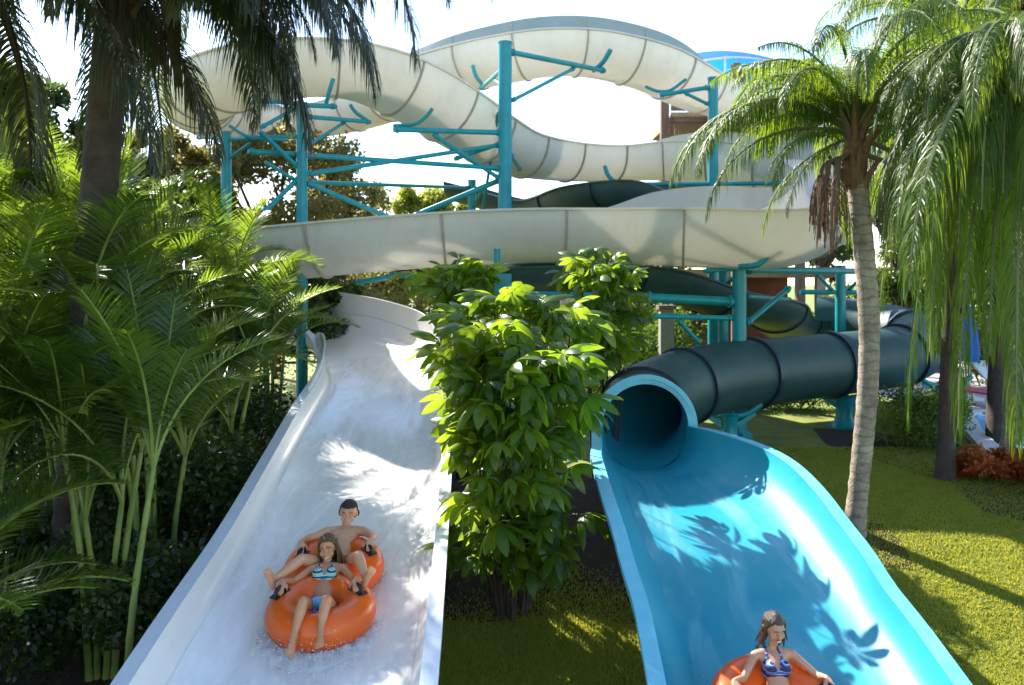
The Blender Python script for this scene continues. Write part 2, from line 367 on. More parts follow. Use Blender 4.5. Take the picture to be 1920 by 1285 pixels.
# travel: tower -> upper arc (leftwards) -> far-left loop -> middle run (rightwards) -> right loop -> lower run (leftwards) -> left loop
CF = [P(1440, 208, 25.5, .5, .5), P(1380, 184, 24.8, .72, .7), P(1300, 146, 23.6, .9, .95),
      P(1215, 104, 22.5, 1.0, .98, .26), P(1120, 80, 22, 1.02, .96, .32), P(1030, 76, 21.8, 1.02, .96, .32), P(940, 90, 22.2, 1.02, .98, .28),
      P(870, 106, 23, 1, 1, .22), P(800, 128, 24.4, 1, 1, .08), P(720, 172, 26, 1, 1), P(630, 202, 27, 1, .9), P(540, 212, 27, 1, .9), P(450, 208, 25.8, 1, 1, .2),
      P(385, 190, 23.5, 1, 1, .3), P(372, 165, 21, 1, 1.02, .3, 0), P(405, 138, 19, 1, 1.0, .3), P(480, 112, 18.0, 1.02, .98, .3, 0),
      P(580, 99, 17.6, 1.05, .95, .36, 0, 0), P(680, 108, 17.9, 1.05, .98, .4), P(770, 142, 18.6, 1.05, 1.08, .4), P(840, 184, 19.4, 1.0, 1.1, .25),
      P(905, 228, 20.4, .95, 1.05, .05), P(960, 258, 21.3, .92, 1.0), P(1030, 274, 22.2, .9, .95), P(1110, 282, 22.9, .9, .9), P(1180, 281, 23.3, .9, .9, .02),
      P(1260, 275, 23.2, .95, 1.0, .45), P(1350, 275, 22.6, 1.0, 1.1, .55), [7.2, 22.0, 6.6, 1, 1.05, .6, 0, 0], [8.0, 20.6, 6.15, 1, 1, .5, 0, 0], [7.9, 18.9, 5.65, 1, 1, .4, 0, 0],
      [7.0, 17.3, 5.15, 1, 1, .35, .1, 0], [6.0, 16.2, 4.7, 1.02, 1.05, .2, .4, 0],
      P(1440, 402, 15.6, 1.02, 1.08, 0, .62), P(1330, 400, 15.7, 1.02, 1.08, 0, .62), P(1230, 399, 15.9, 1.0, 1.05, 0, .5), P(1120, 400, 16, 1.0, 1.02, 0, .12),
      P(1000, 400, 16, 1.0, 1.0, 0, .10), P(860, 405, 16, 1.0, 1.0), P(700, 416, 15.9, 1, 1), P(560, 430, 16, 1, 1), P(460, 442, 16.6, 1, 1, .3), P(370, 458, 18, 1, 1, .35),
      P(300, 482, 20.2, 1, 1, .35), P(290, 506, 22, 1, .9, .35), P(350, 526, 22.6, 1, .8, .3)]
Q, L = catmull(CF, .3)
seams = []; k = 0
while k < len(Q):
    Y = Q[k, 1]; seams.append(k); k += 8 if Q[k, 1] < 17 and Q[k, 2] < 5 else 5
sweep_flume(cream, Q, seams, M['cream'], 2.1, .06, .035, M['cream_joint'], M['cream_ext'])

# white slide
white = thing('white_slide', 'wide white slide carrying the man and woman on an orange double tube', 'water slide')
def S(xl, xr, py, Y, d, eL=0, eR=0):
    q = at((xl + xr) / 2, py, Y); return [q.x, q.y, q.z, (xr - xl) / 2 / F * Y, d, eL, eR, 0]
q = Q[-1]
WF = [[q[0], q[1], q[2], 1, .8, .3, 0, 0], P(440, 552, 21.2, 1.0, .7, .4), P(540, 584, 18.8, 1.05, .66, .5), P(625, 600, 17.4, 1.08, .64, .45), [-2.98, 16.3, 2.06, 1.1, .62, .48, .04, 0], [-2.55, 15.3, 1.84, 1.1, .6, .45, .3, 0],
      S(606, 838, 690, 14.2, .55, .1, .22), S(560, 836, 765, 11.9, .52, 0, .0), S(500, 832, 870, 9.95, .5), S(430, 823, 990, 8.4, .5), S(350, 812, 1110, 7.15, .5),
      S(290, 804, 1200, 6.42, .5), S(235, 795, 1285, 5.9, .5), S(165, 787, 1400, 5.3, .5), S(60, 772, 1570, 4.65, .5)]
WQ, L = catmull(WF, .25)
nn = len(WQ); sweep_flume(white, WQ, [0, int(nn * .2), int(nn * .36), int(nn * .47), int(nn * .75)], [M['white'], M['white']], 3.0, .10, .03, None, M['white'], M['white_rim'], 26, .05)

# blue slide, its tube and the dark open channel above it
blue = thing('blue_slide', 'wide open blue slide running out of the round tube mouth', 'water slide')
BF = [S(1128, 1290, 800, 11.75, .64), S(1122, 1318, 806, 11.2, .64), S(1120, 1372, 822, 10.55, .62), S(1120, 1440, 846, 9.9, .6), S(1129, 1492, 880, 9.1, .58), S(1149, 1552, 945, 8.2, .56),
      S(1170, 1602, 1010, 7.66, .55), S(1190, 1650, 1080, 7.15, .55), S(1212, 1700, 1150, 6.74, .55), S(1228, 1750, 1222, 6.3, .55), S(1241, 1795, 1285, 5.95, .55),
      S(1262, 1865, 1390, 5.45, .55), S(1296, 1985, 1570, 4.8, .55)]
BQ, L = catmull(BF, .22)
nn = len(BQ); sweep_flume(blue, BQ, [0, int(nn * .3), int(nn * .62)], [M['tealdark'], M['blue']], 2.5, .10, .03, None, None, M['blue_rim'], 26, .05)

tube = thing('tube_flume', 'dark teal tube and channel winding down to the blue slide', 'water slide')
def T(px, py, Y, r): q = at(px, py, Y); return [q.x, q.y, q.z, r]
# closed tube
TF = [T(1209, 800, 11.75, .70), [2.02, 12.5, 1.06, .66], [2.35, 13.4, 1.13, .66], [3.05, 14.4, 1.22, .66], [4.1, 15.3, 1.30, .66], [5.5, 16.2, 1.33, .66], [7.0, 17.0, 1.38, .66], [8.4, 17.7, 1.45, .66], [9.5, 18.7, 1.6, .66], [9.9, 20.2, 1.8, .66], [9.2, 21.5, 1.98, .66], [8.3, 21.9, 2.05, .66]]
TQ, L = catmull(TF, .16)
def ringtube(root, Q, seams, mo, mi, jm, n=40, th=.04):
    N = len(Q); fr = frames(Q); cuts = [0] + [s for s in seams if 0 < s < N - 1] + [N - 1]
    for a, b2 in zip(cuts[:-1], cuts[1:]):
        mb = MB(); vs = []; fs = []; ms = []
        for i in range(a, b2 + 1):
            c, s, u, t = fr[i]; r = Q[i, 3]
            for rr in (r, r - th):
                for k in range(n):
                    an = 2 * math.pi * k / n; vs.append(c + (s * math.cos(an) + u * math.sin(an)) * rr)
        for j in range(b2 - a):
            for k in range(n):
                k2 = (k + 1) % n; o0, o1 = j * 2 * n, (j + 1) * 2 * n
                fs.append((o0 + k, o0 + k2, o1 + k2, o1 + k)); ms.append(0)
                fs.append((o0 + n + k, o1 + n + k, o1 + n + k2, o0 + n + k2)); ms.append(1)
        mb.v = [tuple(v) for v in vs]; mb.f = fs; mb.m = ms
        mb.build('tube_section', [mo, mi], root, 40)
        if b2 < N - 1:
            c, s, u, t = fr[b2]; r = Q[b2, 3]; mb = MB(); vs = []
            for k in range(n):
                an = 2 * math.pi * k / n; dr = s * math.cos(an) + u * math.sin(an)
                for rr, dt in ((r + .002, -.045), (r + .055, -.045), (r + .055, .045), (r + .002, .045)): vs.append(c + dr * rr + t * dt)
            fs = [(k * 4 + e, k * 4 + e + 1, ((k + 1) % n) * 4 + e + 1, ((k + 1) % n) * 4 + e) for k in range(n) for e in range(3)]
            mb.add(vs, fs); mb.build('joint', jm, root, 30)
ringtube(tube, TQ, [6, 19, 32, 46, 60, 74], M['tealdark'], M['blue'], M['tealdark_joint'])
# mouth ring
c0 = Vector(TQ[0, :3]); mb = MB(); vs = []; n = 44
for k in range(n + 1):
    an = R(-6) + (math.pi + R(12)) * k / n
    for rr, dy in ((.63, .0), (.765, .0), (.765, .10), (.63, .10)):
        vs.append(c0 + Vector((math.cos(an) * rr, dy - .06, math.sin(an) * rr)))
fs = [(k * 4 + e, k * 4 + (e + 1) % 4, (k + 1) * 4 + (e + 1) % 4, (k + 1) * 4 + e) for k in range(n) for e in range(4)] + [(0, 1, 2, 3), (n * 4 + 3, n * 4 + 2, n * 4 + 1, n * 4)]
mb.add(vs, fs); mb.build('mouth_ring', M['blue_rim'], tube, 40)
# dark open channel above
DF = [P(860, 345, 26, .7, .6), P(1000, 378, 24, .7, .6, 0, 0), P(1110, 352, 21, .75, .65), P(1230, 345, 19.6, .75, .65), P(1300, 380, 18.8, .75, .6), P(1250, 430, 19.4, .75, .6), P(1100, 470, 20.2, .75, .6, .2), P(940, 488, 20, .75, .6, .3), P(880, 500, 18.6, .75, .6, .3),
      P(930, 505, 17.0, .75, .62, .3), P(1060, 500, 16.6, .75, .65, .3), P(1170, 500, 16.8, .75, .65, .2), P(1260, 515, 17.3, .72, .6, 0, 0), P(1350, 545, 18, .72, .6), P(1440, 565, 18.8, .72, .62), [6.9, 20.4, 2.25, .7, .62, 0, 0, 0], [7.6, 21.4, 2.12, .7, .62, 0, 0, 0], [8.3, 21.9, 2.08, .7, .62, 0, 0, 0]]
DQ, L = catmull(DF, .3)
sweep_flume(tube, DQ, list(range(0, len(DQ), 8)), [M['tealdark'], M['tealdark']], 2.1, .06, .035, M['tealdark_joint'], M['tealdark'])
# ------------------------------------------------------------------ teal steelwork
def post(label, px, top, Y, wpx, bot=None, flare=False, group='teal posts under the flumes'):
    a = at(px, top, Y); z0 = zg(a.x, a.y) if bot is None else at(px, bot, Y).z
    t = thing('support_post', label, 'post', (a.x, a.y, z0), group); r = wpx / F * Y / 2; h = a.z - z0
    mb = MB(); mb.tube([(0, 0, 0), (0, 0, h)], [r, r * .94], 24); mb.build('shaft', M['steel'], t, 40)
    mb = MB(); mb.tube([(0, 0, h), (0, 0, h + .03)], r * 1.02, 24); mb.build('cap_plate', M['steel'], t, 40)
    mb = MB(); mb.box((0, 0, .02), (r * 3.4, r * 3.4, .04))
    for k in range(4):
        mb.box((r * 1.35 * (1 if k % 2 else -1), r * 1.35 * (1 if k > 1 else -1), .06), (.05, .05, .05))
        an = k * math.pi / 2; mb.bar((math.cos(an) * r * .98, math.sin(an) * r * .98, .16), (math.cos(an) * r * 1.45, math.sin(an) * r * 1.45, .06), .02, .16)
    mb.build('base_plate', M['steel'], t, 0)
    return t
def W2L(t, p): return Vector(p) - t.location
def arm(t, name, p0, p1, w, flange=True):
    """steel member between two world points, its thickness in photo pixels"""
    p0, p1 = W2L(t, p0), W2L(t, p1); r = w / F * (p0.y + t.location.y) / 2 * 1.02
    mb = MB(); mb.tube([p0, p1], r, 14)
    if flange:
        d = (p1 - p0).normalized()
        for q, s in ((p0, 1), (p1, -1)): mb.tube([q + d * s * .06, q + d * s * .11], r * 1.35, 12)
    return mb.build(name, M['steel'], t, 40)
def cradle(t, pts, w):
    ps = [W2L(t, at(*p)) for p in pts]; r = w / F * pts[0][2] / 2
    C = [[*p, 0] for p in ps]; Qc, _ = catmull(C, .12)
    mb = MB()
    for i in range(len(Qc) - 1):
        pass
    mb.tube([Vector(q[:3]) for q in Qc], r, 10); return mb.build('cradle', M['steel'], t, 40)
p1 = post('tallest teal post, thick, standing in the middle under the upper flume arc', 947, 82, 18.6, 27)
arm(p1, 'arm', at(957, 98, 18.6), at(1133, 133, 21.2), 10); arm(p1, 'brace', at(960, 189, 18.6), at(1077, 128, 20.4), 7)
cradle(p1, [(1112, 133, 21.2), (1130, 118, 20.9), (1145, 93, 20.7)], 9)
arm(p1, 'arm', at(940, 132, 18.8), at(902, 166, 21.2), 8); cradle(p1, [(886, 123, 21.5), (892, 142, 21.5), (905, 160, 21.6)], 7)
arm(p1, 'brace', at(940, 160, 18.8), at(922, 146, 20), 5)
arm(p1, 'arm', at(738, 243, 17.3), at(940, 249, 18.6), 10); cradle(p1, [(738, 236, 17.6), (775, 234, 17.5), (796, 222, 17.4), (811, 204, 17.3)], 7)
arm(p1, 'brace', at(812, 252, 17.8), at(938, 336, 18.6), 8)
arm(p1, 'brace', at(851, 299, 18.6), at(942, 268, 18.7), 8)
arm(p1, 'cradle_arm', at(975, 318, 20.8), at(958, 292, 18.9), 7); cradle(p1, [(966, 322, 21.3), (974, 312, 21.1), (978, 298, 20.9)], 6)
arm(p1, 'leaning_strut', at(934, 212, 19.2), at(905, 396, 21.4), 6)
p2 = post('thick teal post on the left before the airy tree', 566, 206, 16.2, 22)
arm(p2, 'arm', at(472, 186, 15.6), at(566, 196, 16.2), 9); arm(p2, 'arm', at(566, 197, 16.2), at(630, 200, 16.8), 9)
cradle(p2, [(611, 196, 16.7), (618, 170, 16.6), (625, 148, 16.6)], 8)
arm(p2, 'arm', at(575, 219, 16.3), at(694, 229, 17.6), 8); cradle(p2, [(657, 197, 17.4), (667, 211, 17.4), (687, 225, 17.5)], 7)
arm(p2, 'brace', at(560, 200, 16.3), at(488, 240, 15.8), 7); arm(p2, 'brace', at(486, 246, 15.6), at(561, 316, 16.2), 9)
arm(p2, 'brace', at(579, 272, 16.2), at(647, 229, 17.2), 6)
arm(p2, 'tie_beam', at(465, 284, 15.8), at(940, 316, 18.6), 10); arm(p2, 'tie_beam', at(575, 327, 16.3), at(938, 272, 18.7), 9)
arm(p2, 'tie_beam', at(575, 342, 16.3), at(878, 352, 23), 8); arm(p2, 'brace', at(577, 344, 16.2), at(742, 413, 16.9), 9)
arm(p2, 'brace', at(497, 304, 15.9), at(553, 338, 16.2), 7); arm(p2, 'brace', at(561, 333, 16.2), at(492, 402, 15.8), 9)
arm(p2, 'brace', at(461, 258, 15.9), at(555, 256, 16.2), 7)
cradle(p2, [(430, 236, 15.8), (470, 258, 15.8), (540, 262, 16.1)], 6)
p3 = post('slimmer teal post at the far left half behind hanging palm fronds', 424, 250, 16.4, 20)
arm(p3, 'arm', at(370, 258, 17.5), at(424, 258, 16.4), 7); arm(p3, 'arm', at(424, 262, 16.4), at(486, 258, 16), 7); arm(p3, 'brace', at(424, 300, 16.4), at(470, 268, 16.1), 6)
p4 = post('short distant teal post whose top shows just above the lower flume', 885, 340, 23, 16)
arm(p4, 'brace', at(885, 390, 23), at(904, 357, 22), 5); arm(p4, 'tie_beam', at(740, 420, 19), at(940, 337, 18.8), 10)
p5 = post('teal post holding the flume where it leaves the wooden tower', 1337, 148, 21.0, 20)
arm(p5, 'arm', at(1236, 179, 20.9), at(1330, 164, 21), 8); arm(p5, 'brace', at(1283, 174, 20.9), at(1330, 197, 21), 6)
cradle(p5, [(1211, 163, 21.4), (1232, 171, 21.2), (1256, 170, 21.1), (1286, 149, 21.1)], 6)
cradle(p5, [(1134, 313, 21.8), (1142, 332, 21.6), (1160, 344, 21.5), (1181, 348, 21.5)], 8)
arm(p5, 'tie_beam', at(1181, 346, 21.5), at(1470, 344, 20.5), 8)
p6 = post('front teal post of the cluster standing behind the tube, tallest and thickest', 1386, 492, 15.6, 27)
arm(p6, 'arm', at(1209, 558, 15.4), at(1377, 566, 15.6), 17); arm(p6, 'arm', at(1220, 593, 15.2), at(1375, 597, 15.6), 10)
arm(p6, 'brace', at(1273, 602, 15.2), at(1312, 644, 15.4), 8); arm(p6, 'brace', at(1400, 607, 15.6), at(1480, 540, 16.4), 10)
arm(p6, 'tie_beam', at(1400, 506, 15.6), at(1612, 509, 18), 13); arm(p6, 'brace', at(1402, 556, 15.7), at(1482, 562, 17.2), 7)
cradle(p6, [(1386, 500, 15.2), (1420, 497, 15), (1440, 480, 15), (1449, 458, 15)], 11)
arm(p6, 'arm', at(1386, 505, 15.6), at(1320, 508, 15.4), 7)
p7 = post('shorter teal post just left of the front one in the cluster', 1356, 490, 17.8, 20)
arm(p7, 'brace', at(1356, 535, 17.8), at(1400, 505, 16.8), 8)
p8 = post('distant teal post seen left of the ringed palm trunk', 1576, 500, 20.5, 20)
arm(p8, 'arm', at(1500, 548, 20.5), at(1640, 548, 20.5), 9); arm(p8, 'brace', at(1560, 545, 20.5), at(1530, 512, 20), 6); arm(p8, 'brace', at(1590, 545, 20.5), at(1625, 512, 20), 6)
p9 = post('teal post behind the schefflera carrying the lower flume', 932, 470, 14.7, 13)
arm(p9, 'arm', at(932, 530, 14.8), at(735, 516, 15.8), 9); arm(p9, 'arm', at(735, 518, 15.8), at(668, 530, 15.8), 9); arm(p9, 'tie_beam', at(940, 551, 14.8), at(1209, 556, 15.4), 12)
mb = MB(); q = W2L(p9, at(942, 531, 14.75)); mb.box(q, (.34, .25, .34)); mb.build('bracket_box', M['steel'], p9, 0)
p10 = post('teal leg under the lower flume, hidden low among the left palms', 565, 522, 15.6, 17)
# pedestals of the closed tube
def pedestal(label, x, y, topz, r):
    t = thing('tube_pedestal', label, 'pedestal', (x, y, zg(x, y)), 'pedestals under the dark tube'); h = topz - zg(x, y)
    mb = MB(); mb.tube([(0, 0, .04), (0, 0, .12), (0, 0, h * .35), (0, 0, h * .7), (0, 0, h - .05)], [r * 1.5, r * 1.25, r, r, r * 1.3], 20); mb.build('column', M['steel'], t, 50)
    mb = MB(); mb.box((0, 0, .02), (r * 3.6, r * 3.6, .04)); mb.build('base_plate', M['steel'], t, 0)
    mb = MB(); C = [[x2, 0, z2, 0] for x2, z2 in ((-.62, h + .16), (-.35, h - .02), (0, h - .07), (.35, h - .02), (.62, h + .16))]; Qc, _ = catmull(C, .1)
    mb.tube([Vector(q[:3]) for q in Qc], .06, 10); mb.build('cradle', M['steel'], t, 40)
    mb = MB(); mb.bar((-.5, 0, h - .02), (0, 0, h - .35), .05, .08); mb.bar((.5, 0, h - .02), (0, 0, h - .35), .05, .08); mb.build('brace', M['steel'], t, 0)
pedestal('thick teal pedestal under the tube just behind the blue slide rim', 4.15, 15.3, .62, .15)
pedestal('flared teal pedestal on sunlit lawn left of the ringed palm trunk', 7.1, 17.1, .70, .17)
pedestal('teal pedestal under the tube behind the drooping right palm', 9.9, 18.3, .8, .16)
pedestal('teal pedestal hidden under the tube right behind its round mouth', 2.25, 13.0, .42, .15)

# ------------------------------------------------------------------ wooden tower with blue canopy
tw = thing('slide_tower', 'wooden stair tower with blue arched canopy at the top of the cream flume', 'tower', at(1400, 530, 27.5) * 1)
tw.location.z = 0; bx, by = tw.location.x, tw.location.y
def TL(px, py, Y=27): p = at(px, py, Y); return Vector((p.x - bx, p.y - by, p.z))
K = 27 / F
for px in (1246, 1380, 1500):
    for Y in (26.0, 29.5):
        mb = MB(); a = TL(px, 182, Y) if px < 1300 else TL(px, 120, Y); mb.box((a.x, a.y, a.z / 2), (.26, .26, a.z)); mb.build('post', M['wood'], tw, 0)
x0, x1 = TL(1246, 0).x, TL(1530, 0).x; y0, y1 = 26.0 - by, 29.5 - by
for zpx, mt in ((186, 'wood'), (196, 'wood'), (205, 'wood'), (216, 'wood_lt')):
    mb = MB(); z = TL(0, zpx, 26).z; mb.box(((x0 + x1) / 2 * .0 + (x0 + TL(1400, 0).x) / 2, y0 - .08, z), (TL(1400, 0).x - x0, .06, .14)); mb.build('cladding_board', M[mt], tw, 0)
mb = MB(); z = TL(0, 190, 26).z; mb.box(((TL(1378, 0).x + x1) / 2, (y0 + y1) / 2, z), (x1 - TL(1378, 0).x, y1 - y0, .16)); mb.build('deck', M['wood'], tw, 0)
mb = MB(); z = TL(0, 222, 26).z; mb.box(((x0 + x1) / 2, (y0 + y1) / 2, z), (x1 - x0, y1 - y0, .22)); mb.build('deck', M['wood_lt'], tw, 0)
mb = MB(); z = TL(0, 330, 26).z; mb.box(((x0 + x1) / 2, (y0 + y1) / 2, z), (x1 - x0, y1 - y0, .2)); mb.build('deck', M['wood'], tw, 0)
for a, b2 in (((1378, 208), (1535, 160)), ((1378, 228), (1535, 182))):
    mb = MB(); mb.bar(TL(*a, 25.8), TL(*b2, 25.8), .1, .26); mb.build('stair_stringer', M['wood'], tw, 0)
for k in range(12):
    f = (k + .5) / 12; px = 1378 + 157 * f; py = 218 - 48 * f; mb = MB(); p = TL(px, py, 26.3); mb.box(p, (.3, 1.0, .05)); mb.build('stair_tread', M['wood'], tw, 0)
def rail(pa, pb, hpx, n, Y, mt='wood'):
    a, b2 = TL(*pa, Y), TL(*pb, Y); h = hpx * Y / F
    mb = MB(); mb.bar(a + Vector((0, 0, h)), b2 + Vector((0, 0, h)), .12, .14); mb.build('handrail', M[mt], tw, 0)
    mb = MB(); mb.bar(a + Vector((0, 0, .1)), b2 + Vector((0, 0, .1)), .08, .1); mb.build('bottom_rail', M[mt], tw, 0)
    me = None
    for k in range(n):
        p = a.lerp(b2, (k + .5) / n)
        if me is None:
            mb = MB(); mb.box((0, 0, h / 2), (.05, .05, h - .16)); me = mb.mesh('baluster', M[mt], 0)
        link('baluster', me, tw, p)
rail((1380, 182), (1438, 178), 48, 10, 25.9); rail((1438, 178), (1530, 158), 46, 12, 26); rail((1330, 262), (1385, 240), 26, 10, 25.8); rail((1350, 246), (1530, 216), 30, 26, 25.7)
rail((1250, 262), (1330, 262), 36, 12, 26)
# canopy
mb = MB(); a0 = TL(1280, 128, 26).x; n = 16; pts = []
for k in range(n + 1):
    f = k / n; x = TL(1278 + 190 * f, 0, 27).x; z = TL(0, 106 - 20 * math.sin(math.pi * (.12 + .8 * f)), 27).z - 0
    pts.append((x, z))
vs = []
for yy, dz in ((-1.2, -.55), (.5, .12), (2.3, -.3)):
    for x, z in pts: vs.append((x, yy, z + dz))
n1 = n + 1; fs = [(j * n1 + k, j * n1 + k + 1, (j + 1) * n1 + k + 1, (j + 1) * n1 + k) for j in range(2) for k in range(n)]
mb.add(vs, fs); mb.build('canopy', M['canopy'], tw, 60)
for j in range(3):
    mb = MB(); mb.tube([Vector(v) - Vector((0, .02, .05)) for v in vs[j * n1:(j + 1) * n1]], .035, 8); mb.build('canopy_pipe', M['white_paint'], tw, 40)
for k in (1, 6, 11, 16):
    mb = MB(); mb.tube([Vector(vs[k]) - Vector((0, 0, .06)), Vector(vs[n1 + k]) - Vector((0, 0, .06)), Vector(vs[2 * n1 + k]) - Vector((0, 0, .06))], .03, 8); mb.build('canopy_rib', M['white_paint'], tw, 40)
for k in (6, 11, 15):
    mb = MB(); v = vs[k]; mb.tube([Vector((v[0], v[1], TL(0, 190, 26).z)), Vector(v)], .035, 8); mb.build('canopy_leg', M['white_paint'], tw, 40)

# ------------------------------------------------------------------ low buildings, fence, pool
brick = mat('terracotta_wall', rough=.85, stops=[(.3, (.16, .055, .032)), (.7, (.26, .10, .06))], nscale=1.5, bmp=.2, bscale=20)
plaster = mat('pale_plaster', (.48, .40, .33), .9, (.56, .48, .4), 1.5)
glassd = mat('dark_pane', (.02, .02, .022), .15)
sh = thing('shop_hut', 'low terracotta hut with open front and pale columns behind the tube', 'building', (7.6, 33, 0))
mb = MB(); mb.box((0, 2.2, 1.65), (9, .2, 3.3)); mb.build('rear_wall', brick, sh, 0)
mb = MB(); mb.box((-4.4, 0, 1.6), (.2, 4.2, 3.2)); mb.build('side_wall', brick, sh, 0)
mb = MB(); mb.box((0, 0, 3.45), (9.8, 5.2, .3)); mb.build('roof', M['wood_lt'], sh, 0)
mb = MB(); mb.box((0, -2.2, .5), (9, .18, 1.0)); mb.build('counter_wall', brick, sh, 0)
for x in (-4.2, -1.6, 1.2, 4.2):
    mb = MB(); mb.box((x, -2.32, 1.65), (.3, .3, 3.3)); mb.build('column', plaster, sh, 0)
for x in (-2.9, 0, 2.7):
    f = MB(); f.box((x, 2.05, 2.0), (1.5, .08, 1.1)); f = f.build('window', M['white_paint'], sh, 0); g = MB(); g.box((x, 2.0, 2.0), (1.3, .06, .9)); g.build('pane', glassd, f, 0)
sh2 = thing('pale_building', 'pale plaster building glimpsed between the slides and the umbrella tree', 'building', (3.0, 44, 0))
mb = MB(); mb.box((0, 0, 1.8), (9, 4, 3.6)); mb.build('wall', plaster, sh2, 0)
mb = MB(); mb.box((0, 0, 3.75), (9.8, 4.8, .3)); mb.build('roof', brick, sh2, 0)
for x in (-3, -1, 1, 3):
    f = MB(); f.box((x, -2.05, 1.7), (1.2, .08, 1.5)); f = f.build('window', M['white_paint'], sh2, 0); g = MB(); g.box((x, -2.1, 1.7), (1.0, .06, 1.3)); g.build('pane', glassd, f, 0)
sc_ = thing('stone_column', 'weathered grey column standing left of the terracotta hut', 'column', (at(1249, 600, 24).x, 24, 0))
mb = MB(); mb.box((0, 0, 1.15), (.4, .4, 2.3)); mb.build('shaft', mat('grey_stone', (.2, .17, .15), .9, (.3, .27, .24), 5, bmp=.4), sc_, 0)
mb = MB(); mb.box((0, 0, 2.36), (.52, .52, .12)); mb.build('capital', M['wood'], sc_, 0)
fe = thing('arch_fence', 'dark metal fence with small arches left of the grey column', 'fence', (4.4, 31, 0))
fm = mat('dark_iron', (.04, .035, .035), .5)
for z in (.15, 1.15):
    mb = MB(); mb.bar((-3.5, 0, z), (3.5, 0, z), .04, .05); mb.build('rail', fm, fe, 0)
mb = MB(); mb.box((0, 0, .62), (.025, .025, 1.2)); pm = mb.mesh('picket', fm, 0)
mb = MB(); mb.tube([(math.cos(math.pi * k / 8) * .14, 0, .8 + math.sin(math.pi * k / 8) * .16) for k in range(9)] , .014, 6); am = mb.mesh('arch', fm, 0)
for k in range(22):
    link('picket', pm, fe, (-3.4 + k * .32, 0, 0)); link('arch', am, fe, (-3.24 + k * .32, 0, 0))
# pool
waterm = bpy.data.materials.new('pool_water'); waterm.use_nodes = True; nt = waterm.node_tree; b = nt.nodes['Principled BSDF']
b.inputs['Roughness'].default_value = .08; nt.links.new(ramp(nt, noise(nt, .5, 3), [(.3, (.02, .30, .62)), (.7, (.10, .45, .75))]), b.inputs['Base Color']); bump(nt, noise(nt, 7, 4), .3, .05, b)
pool = [(8.35, 13.7), (9.35, 16.2), (10.5, 18.6), (30, 19.5), (34, 8), (20, 9.5), (12, 11.5)]
mb = MB(); mb.add([(x, y, .03) for x, y in pool], [tuple(range(len(pool)))[::-1]]); struct(mb.build('pool_water', waterm, smooth=0))
mb = MB()
for i in range(len(pool)):
    a, b2 = pool[i], pool[(i + 1) % len(pool)]; mb.bar((a[0], a[1], .05), (b2[0], b2[1], .05), .34, .14)
struct(mb.build('pool_kerb', mat('pool_kerb', (.55, .55, .56), .7, (.66, .65, .64)), smooth=0))
mb = MB(); mb.add([(10.3, 18.85, .012), (60, 19.8, .012), (60, 32, .012), (9.6, 32, .012)], [(0, 1, 2, 3)]); struct(mb.build('pool_deck', mat('pool_deck', (.34, .30, .30), .85, (.44, .40, .39), 2), smooth=0))
lad = thing('pool_ladder', 'small white board with dark post at the pool edge', 'pool step', (9.95, 16.0, .05))
mb = MB(); mb.box((0, 0, .42), (.9, .3, .04)); mb.build('board', M['white_paint'], lad, 0); mb = MB(); mb.box((.15, .0, .2), (.25, .25, .4)); mb.build('stand', fm, lad, 0)
def parasol(x, y, label, col):
    t = thing('folded_parasol', label, 'parasol', (x, y, 0.02), 'folded parasols by the pool')
    mb = MB(); mb.tube([(0, 0, 0), (0, 0, 2.5)], .03, 8); mb.build('pole', M['white_paint'], t, 40)
    mb = MB(); vs = []
    for z, r in ((1.0, .16), (1.2, .20), (1.6, .17), (2.1, .10), (2.45, .03)):
        for k in range(16): rr = r * (1 + .25 * (k % 2)); vs.append((rr * math.cos(k * math.pi / 8), rr * math.sin(k * math.pi / 8), z))
    mb.add(vs, [(j * 16 + k, j * 16 + (k + 1) % 16, (j + 1) * 16 + (k + 1) % 16, (j + 1) * 16 + k) for j in range(4) for k in range(16)]); mb.build('canopy', col, t, 20)
    mb = MB(); mb.box((0, 0, .04), (.5, .5, .08)); mb.build('base', M['white_paint'], t, 0)
parasol(at(1818, 0, 21).x, 21, 'closed blue parasol by the pool between two hanging palm fronds', M['canopy'])
parasol(at(1765, 0, 22.5).x, 22.5, 'closed teal parasol half hidden behind the dark palm trunk', M['steel'])
parasol(at(1918, 0, 21.5).x, 21.5, 'closed blue parasol at the right edge of the pool deck', M['canopy'])
def lounger(x, y, rz, label, cm):
    t = thing('pool_lounger', label, 'lounger', (x, y, .02), 'loungers by the pool', rz)
    mb = MB(); mb.box((0, -.3, .35), (.6, 1.2, .05)); mb.build('seat', cm, t, 0); mb = MB(); mb.bar((0, .3, .35), (0, .85, .8), .6, .05); mb.build('backrest', cm, t, 0)
    mb = MB(); mb.box((0, 0, .165), (.05, .05, .33)); lm_ = mb.mesh('leg', M['white_paint'], 0)
    for sx in (-.26, .26):
        for sy in (-.8, .25): link('leg', lm_, t, (sx, sy, 0))
lounger(at(1828, 0, 20.2).x, 20.2, .4, 'lounger with a pink towel beside the blue parasol', mat('pink_towel', (.55, .06, .12), .9, (.6, .1, .16)))
lounger(at(1880, 0, 22.4).x, 22.4, .2, 'white lounger on the deck farther along the pool', M['white_paint'])
